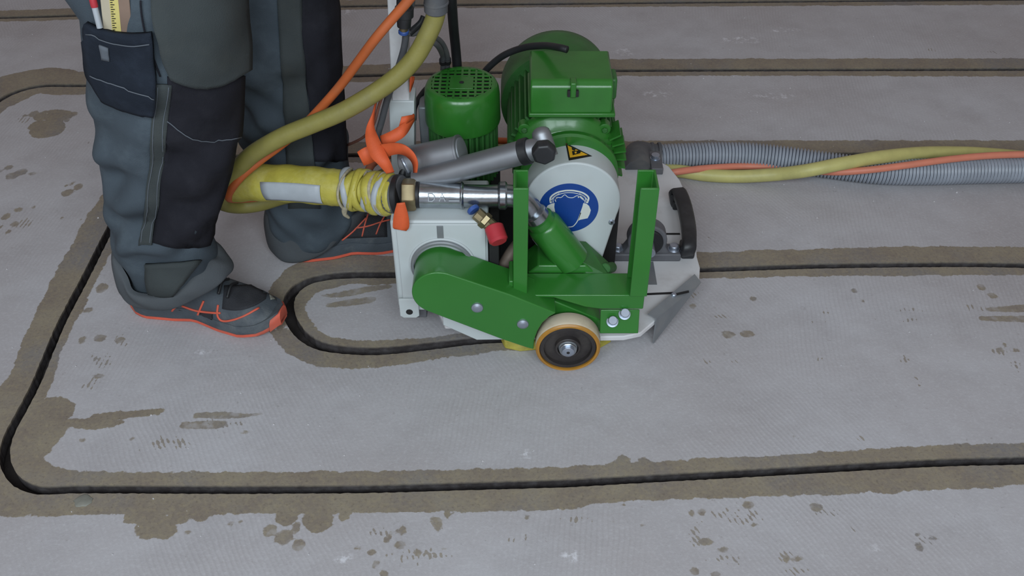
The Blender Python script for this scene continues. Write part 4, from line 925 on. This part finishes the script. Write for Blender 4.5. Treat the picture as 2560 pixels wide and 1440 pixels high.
# ---- guide column, left rear
YC = 1.53
def colbox(name, pts, y0_, y1_, m, lab=None):
    return MB().prism([XZ(a, b, YC) for a, b in pts], 'Y', y0_, y1_).out(name, m, mc, bevel=.002, label=lab)
colbox('guide_column', [(938, -640), (1000, -640), (1024, 256), (980, 256)], YC, YC + .035, whiteg, 'pale grey upper guide column')
colbox('column_sleeve', [(972, 250), (1036, 250), (1036, 470), (982, 470)], YC - .004, YC + .045, white, 'white lower column sleeve')
c = P(1010, 470, Y=YC)
rbox('column_foot', (c.x - .02, c.x + .04, YC, YC + .04, .05, c.z + .01), dsteel, mc, .003)
hc = P(970, -640, Y=YC)
cyl('push_bar', (hc.x - .03, YC - .22, hc.z + .01), (hc.x - .03, YC + .26, hc.z + .01), .014, silver, mc)
for ya, yb_ in ((-.22, -.10), (.14, .26)): cyl('bar_grip', (hc.x - .03, YC + ya - .005, hc.z + .01), (hc.x - .03, YC + yb_, hc.z + .01), .018, blackr, mc, label='black rubber grip')

# ------------------------------------------------------------------ HOSES, CABLES AND STRAP
def PT(a): return [p if isinstance(p, Vector) else P(p[0], p[1], Y=p[2]) for p in a]
TOP = lambda dx, dy, z=.93: Vector((-.20 + dx, 1.50 + dy, z))
# wrapped suction hose running left from the brass nut
sh = thing('wrapped_hose', P(1000, 487, Y=1.392), 'thick yellow taped hose with white label and grey twine beside the brass nut', 'hose')
hp = PT([(992, 487, 1.392), (950, 483, 1.405), (880, 473, 1.42), (820, 467, 1.43), (740, 460, 1.445), (660, 457, 1.465), (590, 460, 1.49), (530, 470, 1.515), (470, 492, 1.53), (400, 520, 1.52)])
hr = lambda t: .0315 + .0008 * math.sin(t * 70) + (.0015 if t > .3 else 0)
MB().tube(hp, hr, 28, 10).out('hose_body', yellowt, sh, smooth=True, label='yellow taped hose body')
def frame_at(path, t):
    q = [Vector(p) for p in catmull([list(p) for p in path], 20)]; i = min(len(q) - 2, max(1, int(t * (len(q) - 1))))
    return q[i], (q[i + 1] - q[i - 1]).normalized()
random.seed(11)
def wrap_ring(t, r_, wd, m, name, tilt, seed, thick=.003, label=None):
    c, ax = frame_at(hp, t); ax = (ax + Vector((0, random.uniform(-tilt, tilt), random.uniform(-tilt, tilt)))).normalized()
    u = ax.orthogonal().normalized(); w_ = ax.cross(u); rows = []
    for k in range(36):
        th = 2 * math.pi * k / 36; rr = r_ + .0012 * math.sin(3 * th + seed) ; sft = .003 * math.sin(2 * th + seed * 2)
        o = u * math.cos(th) + w_ * math.sin(th)
        rows.append([c + ax * (sft + a * wd) + o * (rr + b * thick) for a, b in ((-.5, -1), (-.5, .4), (-.2, 1), (.2, .9), (.5, .3), (.5, -1))])
    mb = MB().grid(rows + [rows[0]], closed=True); return mb.out(name, m, sh, smooth=True, label=label)
for i in range(11):
    t = .050 + i * .0185; wrap_ring(t, .0335 + .0012 * (i % 3), .011 + .004 * (i % 2), yellowt if i % 4 != 2 else labelw, 'tape_wrap', .12, i * 1.7, .0028)
for i, t in enumerate((.075, .118, .160, .205, .246)):
    wrap_ring(t, .0355, .0045 + .002 * (i % 2), twine, 'twine_wrap', .2, i * 2.3, .0026, 'frayed grey twine winding' if i == 4 else None)
c, ax = frame_at(hp, .250)
MB().tube([c + Vector((0, -.030, -.018)), c + Vector((-.002, -.030, -.032)), c + Vector((.004, -.026, -.044))], lambda t: .006 * (1 - t * .6), 8).out('twine_end', twine, sh, smooth=True)
c0_ = P(960, 484, Y=1.402); c1_ = P(1006, 487, Y=1.392)
cyl('hose_end', c0_, c1_, .0335, greyr, sh, 32, .002, 'grey rubber hose end')
cyl('clamp_band', P(990, 487, Y=1.394), P(1004, 487, Y=1.392), .0350, blackr, sh, 32)
# white label on the hose
q = [frame_at(hp, t) for t in np.linspace(.335, .53, 10)]; rows = []
for c, ax in q:
    vw = (EYE - c).normalized(); s_ = ax.cross(vw).normalized(); vw = s_.cross(ax).normalized(); sg = -1 if s_.z > 0 else 1; row = []
    for a in np.linspace(-2, 62, 9): row.append(c + (vw * math.cos(R(a)) + s_ * sg * math.sin(R(a))) * .0343)
    rows.append(row)
MB().grid(rows).out('label', labelw, sh, smooth=True, thick=.0006, label='worn white label')
hp0, hp1 = P(972, 470, Y=1.37), P(980, 476, Y=1.37)

# yellow air hose: comes down from the top, loops behind the front leg and runs round the machine
ah = thing('air_hose', P(640, 520, Y=1.5), 'dusty yellow rubber hose hanging in an arc from the top and looping at the shin', 'hose')
yp = PT([TOP(.02, -.03), TOP(.05, -.03, .78), (1084, -60, 1.46), (1090, 10, 1.465), (1087, 45, 1.465), (1068, 90, 1.46), (1040, 140, 1.455), (1000, 185, 1.45), (940, 230, 1.445), (860, 277, 1.44), (780, 311, 1.44), (718, 336, 1.44), (668, 362, 1.44), (626, 390, 1.44), (592, 425, 1.445), (566, 462, 1.455), (552, 492, 1.468), (562, 508, 1.49), (600, 514, 1.515), (650, 508, 1.525)])
yp2 = yp + PT([(720, 488, 1.53), (800, 478, 1.525), (900, 470, 1.54)]) + [Vector((-.27, 1.64, .16)), Vector((-.21, 1.78, .10)), Vector((-.10, 1.93, .03)), Vector((.1, 1.96, .02)), Vector((.28, 1.93, .018))]
MB().tube(yp2, .0152, 18, 7).out('hose_body', yellowh, ah, smooth=True)
cf = P(1092, 8, Y=1.465); cyl('hose_cuff', P(1090, 30, Y=1.465), P(1088, -70, Y=1.462), .0185, greyr, ah, 28, .002, label='grey rubber cuff at the top')
cyl('cuff_band', P(1091, 12, Y=1.465), P(1090, 2, Y=1.465), .0198, greyr, ah, 28, .002)
oc = thing('orange_cable', P(640, 500, Y=1.5), 'orange cable hanging beside the yellow hose, crossing in front of the leg', 'cable')
op = PT([TOP(-.02, -.05), TOP(.035, -.07, .82), (1072, -110, 1.42), (1050, -40, 1.42), (1020, 2, 1.42), (985, 42, 1.42), (940, 95, 1.42), (895, 155, 1.44), (850, 215, 1.46), (800, 272, 1.47), (748, 325, 1.47), (700, 364, 1.46), (650, 401, 1.45), (608, 436, 1.44), (582, 466, 1.44), (570, 490, 1.455), (585, 497, 1.48), (640, 494, 1.50)])
op += PT([(720, 482, 1.515), (800, 474, 1.52), (900, 462, 1.535)]) + [Vector((-.27, 1.66, .19)), Vector((-.20, 1.80, .13)), Vector((-.10, 1.97, .04)), Vector((.1, 2.0, .012)), Vector((.28, 1.97, .010))]
MB().tube(op, .0078, 14, 7).out('cable_body', orange, oc, smooth=True)

# grey corrugated suction hose on the floor to the right
gh = thing('corrugated_hose', G(1700, 400), 'thick grey corrugated suction hose lying on the floor right of the machine', 'hose')
gz = .031
gpts_ = [P(x, y, z=gz) for x, y in ((1628, 396), (1660, 393), (1720, 390), (1800, 388), (1880, 390), (1960, 398), (2040, 409), (2120, 420), (2200, 428), (2300, 430), (2420, 427), (2560, 424), (2720, 420), (3300, 405))]
q = [Vector(p) for p in catmull([list(p) for p in gpts_], 60)]
# resample by length for the ribs
cum = [0]
for a, b in zip(q[:-1], q[1:]): cum.append(cum[-1] + (b - a).length)
tot = cum[-1]; pitch = .0076; npt = int(tot / pitch) * 4; res = []; j = 0
for k in range(npt + 1):
    s_ = tot * k / npt
    while j < len(cum) - 2 and cum[j + 1] < s_: j += 1
    f = (s_ - cum[j]) / max(1e-9, cum[j + 1] - cum[j]); res.append(q[j].lerp(q[j + 1], f))
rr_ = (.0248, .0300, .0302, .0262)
hb = MB(); m_ = len(res); n_ = 24; u = Vector((0, 0, 1)); v_ = []; f_ = []
for i in range(m_):
    tn = (res[min(i + 1, m_ - 1)] - res[max(i - 1, 0)]).normalized(); u = (u - tn * u.dot(tn)).normalized(); w_ = tn.cross(u); r_ = rr_[i % 4]
    for k in range(n_): th = 2 * math.pi * k / n_; v_.append(res[i] + (u * math.cos(th) + w_ * math.sin(th)) * r_)
for i in range(m_ - 1):
    for k in range(n_): k2 = (k + 1) % n_; f_.append((i * n_ + k, i * n_ + k2, (i + 1) * n_ + k2, (i + 1) * n_ + k))
f_ += [tuple(range(n_)), tuple(range(len(v_) - 1, len(v_) - n_ - 1, -1))]
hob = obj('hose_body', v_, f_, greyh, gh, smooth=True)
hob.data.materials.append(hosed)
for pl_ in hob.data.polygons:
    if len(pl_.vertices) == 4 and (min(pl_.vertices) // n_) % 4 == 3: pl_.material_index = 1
e0 = res[3]
MB().tube([e0 + Vector((.012, 0, 0)), e0 + Vector((-.012, .0, .004)), e0 + Vector((-.034, -.012, .018)), e0 + Vector((-.044, -.036, .032)), e0 + Vector((-.046, -.062, .036)), e0 + Vector((-.046, -.085, .030))], lambda t: .0315 - .004 * t, 24).out('hose_elbow', greyr, gh, smooth=2, label='dark grey rubber elbow')
for k_ in (0, .016): ring('elbow_rib', e0 + Vector((-.008 + k_, 0, .001)), (1, 0, 0), .028, .0352, 0, .007, greyr, gh, 32, .001)

yh = thing('floor_air_hose', G(1850, 440), 'pale yellow hose lying on the floor, twisted over the grey corrugated hose', 'hose')
ypts = [(1640, 424, .015), (1700, 428, .015), (1770, 438, .015), (1850, 441, .017), (1940, 436, .030), (2020, 426, .060), (2100, 410, .072), (2200, 393, .072), (2300, 383, .055), (2400, 382, .030), (2480, 386, .017), (2580, 395, .016), (2720, 405, .016), (3300, 440, .016)]
MB().tube([P(x, y, z=z) for x, y, z in ypts], lambda t: .0148 if t < .9 else .0146, 18, 8).out('hose_body', yellow, yh, smooth=True)
oh = thing('floor_orange_hose', G(1760, 430), 'faded orange cable lying on the floor, twisted with the yellow and grey hoses', 'cable')
opts = [(1560, 448, .008), (1640, 440, .020), (1690, 430, .034), (1760, 421, .030), (1840, 416, .022), (1900, 416, .022), (1960, 418, .022), (2030, 427, .030), (2100, 430, .05), (2180, 424, .064), (2260, 414, .070), (2360, 400, .074), (2460, 390, .074), (2560, 386, .070), (2720, 384, .066), (3300, 372, .010)]
MB().tube([P(x, y, z=z) for x, y, z in opts], .0078, 12, 8).out('cable_body', salmon, oh, smooth=True)

def cable(name, pts, r_, m, label, cat='cable', extra=None):
    a = PT(pts); t = thing(name, a[0], label, cat); MB().tube(a, r_, 12, 7).out('cable_body', m, t, smooth=True); return t, a
cable('power_cable', [TOP(-.02, .08), TOP(.05, .08, .80), (1126, -60, 1.58), (1129, 0, 1.58), (1134, 70, 1.62), (1139, 120, 1.645), (1143, 168, 1.65), (1144, 200, 1.655)], .0088, blackr, 'straight black cable hanging down behind the small green motor')
cable('motor_cable', [(1200, 196, 1.66), (1222, 168, 1.66), (1260, 138, 1.65), (1310, 119, 1.63), (1360, 114, 1.60), (1398, 119, 1.56), (1418, 124, 1.55)], .0062, blackr, 'black cable arching over onto the terminal box of the big green motor')
cable('motor_cable', [(1034, 300, 1.56), (1036, 270, 1.58), (1048, 245, 1.60), (1066, 222, 1.62), (1090, 205, 1.64)], .0052, blackr, 'short black cable between white column and small green motor')
t, a = cable('grey_tube', [(1052, 64, 1.52), (1076, 88, 1.54), (1100, 102, 1.57), (1114, 125, 1.60), (1119, 150, 1.625), (1117, 190, 1.65)], .0048, greyr, 'pair of thin grey tubes curving down behind the yellow hose', 'tube')
MB().tube(PT([(1046, 74, 1.51), (1070, 97, 1.52), (1092, 112, 1.535), (1104, 132, 1.60), (1108, 152, 1.625), (1106, 190, 1.65)]), .0048, 12, 7).out('tube_body', greyr, t, smooth=True)
cyl('tie_band', P(1107, 148, Y=1.62), P(1107, 158, Y=1.628), .0066, blackr, t, 16)
cyl('tie_band', P(1119, 147, Y=1.62), P(1119, 157, Y=1.628), .0066, blackr, t, 16)
cable('control_cable', [TOP(-.03, -.03), TOP(-.03, -.02, .80), (1022, -50, 1.49), (1016, 60, 1.49), (1012, 110, 1.495), (1002, 150, 1.50), (985, 200, 1.50), (968, 250, 1.505), (955, 300, 1.51), (945, 340, 1.515), (950, 380, 1.52)], .0058, greyr, 'thin grey cable running down the front of the white guide column')
cable('thin_cord', [(975, 196, 1.50), (962, 225, 1.50), (948, 262, 1.50), (934, 310, 1.50), (912, 340, 1.53), (880, 358, 1.60), (840, 372, 1.72)], .0026, cordm, 'thin reddish cord going from the white column toward the rear leg')
pg = thing('plug_connector', P(1010, 30, Y=1.475), 'black plug with a blue clip hanging at the top beside the orange cable', 'plug')
MB().lathe(P(1012, -60, Y=1.475), P(1010, 66, Y=1.475), [(0, .012), (.05, .0125), (.052, .015), (.066, .015), (.068, .012), ((P(1012, -60, Y=1.475) - P(1010, 66, Y=1.475)).length, .011)], 20).out('plug_body', blackp, pg, smooth=2)
cyl('plug_tip', P(1010, 62, Y=1.475), P(1009, 76, Y=1.477), .007, brass, pg, 16)
cyl('blue_clip', P(1009, 75, Y=1.477), P(1009, 84, Y=1.478), .0085, bluec, pg, 16, label='blue clip')
bt = thing('hose_clip', P(1045, 70, Y=1.50), 'small dark hose clip lever beside the black plug', 'clip')
MB().tube(PT([(1022, 84, 1.49), (1040, 68, 1.50), (1052, 55, 1.505), (1058, 40, 1.51)]), lambda t: .006 - .002 * t, 10).out('lever_arm', blackr, bt, smooth=True)
MB().tube(PT([(1012, 78, 1.485), (1030, 84, 1.495), (1048, 78, 1.505)]), .005, 10).out('lever_arm', greyr, bt, smooth=True)

# orange webbing strap tied round the column: one continuous knot, made of strips
st = thing('orange_strap', P(960, 380, Y=1.46), 'orange webbing strap knotted round the foot of the white column', 'strap')
def strip(L_, R_, name='strap_section'):
    a = [Vector(p) for p in catmull([list(P(*p[:2], Y=p[2])) for p in L_], 7)]; b = [Vector(p) for p in catmull([list(P(*p[:2], Y=p[2])) for p in R_], 7)]
    rows = [[p, p.lerp(q, .5), q] for p, q in zip(a, b)]
    return MB().grid(rows).out(name, strapm, st, smooth=True, thick=.0016)
strip([(943, 232, 1.50), (932, 280, 1.47), (916, 318, 1.45), (914, 352, 1.43), (926, 390, 1.41), (948, 414, 1.40), (966, 434, 1.40)],
      [(945, 233, 1.50), (937, 285, 1.475), (936, 318, 1.455), (947, 345, 1.435), (964, 380, 1.415), (976, 404, 1.405), (986, 430, 1.405)])
strip([(950, 340, 1.46), (980, 326, 1.46), (1008, 308, 1.47), (1034, 284, 1.50)], [(956, 368, 1.45), (988, 356, 1.45), (1014, 338, 1.46), (1037, 300, 1.50)])
strip([(1004, 292, 1.475), (1020, 289, 1.48), (1036, 286, 1.50)], [(996, 320, 1.47), (1018, 308, 1.475), (1036, 296, 1.50)])
strip([(1024, 192, 1.52), (1028, 190, 1.52), (1036, 192, 1.53)], [(1024, 232, 1.52), (1027, 226, 1.52), (1034, 206, 1.53)])
strip([(950, 361, 1.425), (985, 357, 1.41), (1012, 363, 1.395), (1034, 382, 1.385), (1044, 406, 1.38), (1042, 432, 1.38)], [(964, 394, 1.42), (988, 386, 1.408), (1008, 387, 1.40), (1024, 398, 1.40), (1032, 412, 1.40), (1034, 432, 1.40)])
strip([(893, 380, 1.43), (905, 372, 1.43), (926, 362, 1.435)], [(910, 414, 1.425), (922, 410, 1.425), (940, 402, 1.43)])
strip([(992, 508, 1.345), (984, 540, 1.342), (982, 566, 1.340), (986, 572, 1.340)], [(1012, 506, 1.345), (1021, 540, 1.342), (1023, 566, 1.340), (1016, 577, 1.340)], 'strap_tail')
MB().tube(PT([(1004, 440, 1.43), (1012, 410, 1.44), (1000, 390, 1.45)]), .006, 8).out('buckle_bar', blackr, st, smooth=True)
MB().tube(PT([(1022, 432, 1.43), (1012, 412, 1.432), (1004, 396, 1.44)]), .0035, 8).out('buckle_bar', steel, st, smooth=True)

# ------------------------------------------------------------------ small things on the floor
ps = thing('slurry_lump', G(208, 1252), 'grey-green lump of hardened slurry below the front groove near the left corner', 'stone')
c = G(208, 1252); mb = MB(); rows = []
for j in range(6):
    f = j / 5; rr = .0125 * math.cos(f * math.pi / 2) ** .6; rows.append([c + Vector((rr * (1.15 + .15 * math.sin(2.3 * k)) * math.cos(2 * math.pi * k / 18), rr * (1 + .12 * math.sin(1.7 * k)) * math.sin(2 * math.pi * k / 18), .0025 * f)) for k in range(18)])
mb.grid(rows, closed=True); mb.f.append(tuple(range(18))); mb.out('lump', stone, ps, smooth=True)
gr_ = MB(); rnd = random.Random(5)
for k in range(260):
    x = rnd.uniform(-1.4, 1.5); y = rnd.uniform(.86, 2.8); s_ = rnd.uniform(.0006, .0016) * (1.5 if rnd.random() < .05 else 1)
    gi = min(ny, max(0, int((y - y0) / hx))), min(nx, max(0, int((x - x0) / hx)))
    if GD[gi] < .006: continue
    gr_.lathe((x, y, 0), (x + rnd.uniform(-.3, .3), y + rnd.uniform(-.3, .3), 1), [(0, s_ * 1.2), (s_, s_ * .7)], 5)
g_ = gr_.out('grit', crumb, None); tag(g_, 'pale grit crumbs scattered over the screed floor', 'grit', kind='stuff')
g_['label'] = 'pale grit crumbs scattered over the screed floor'
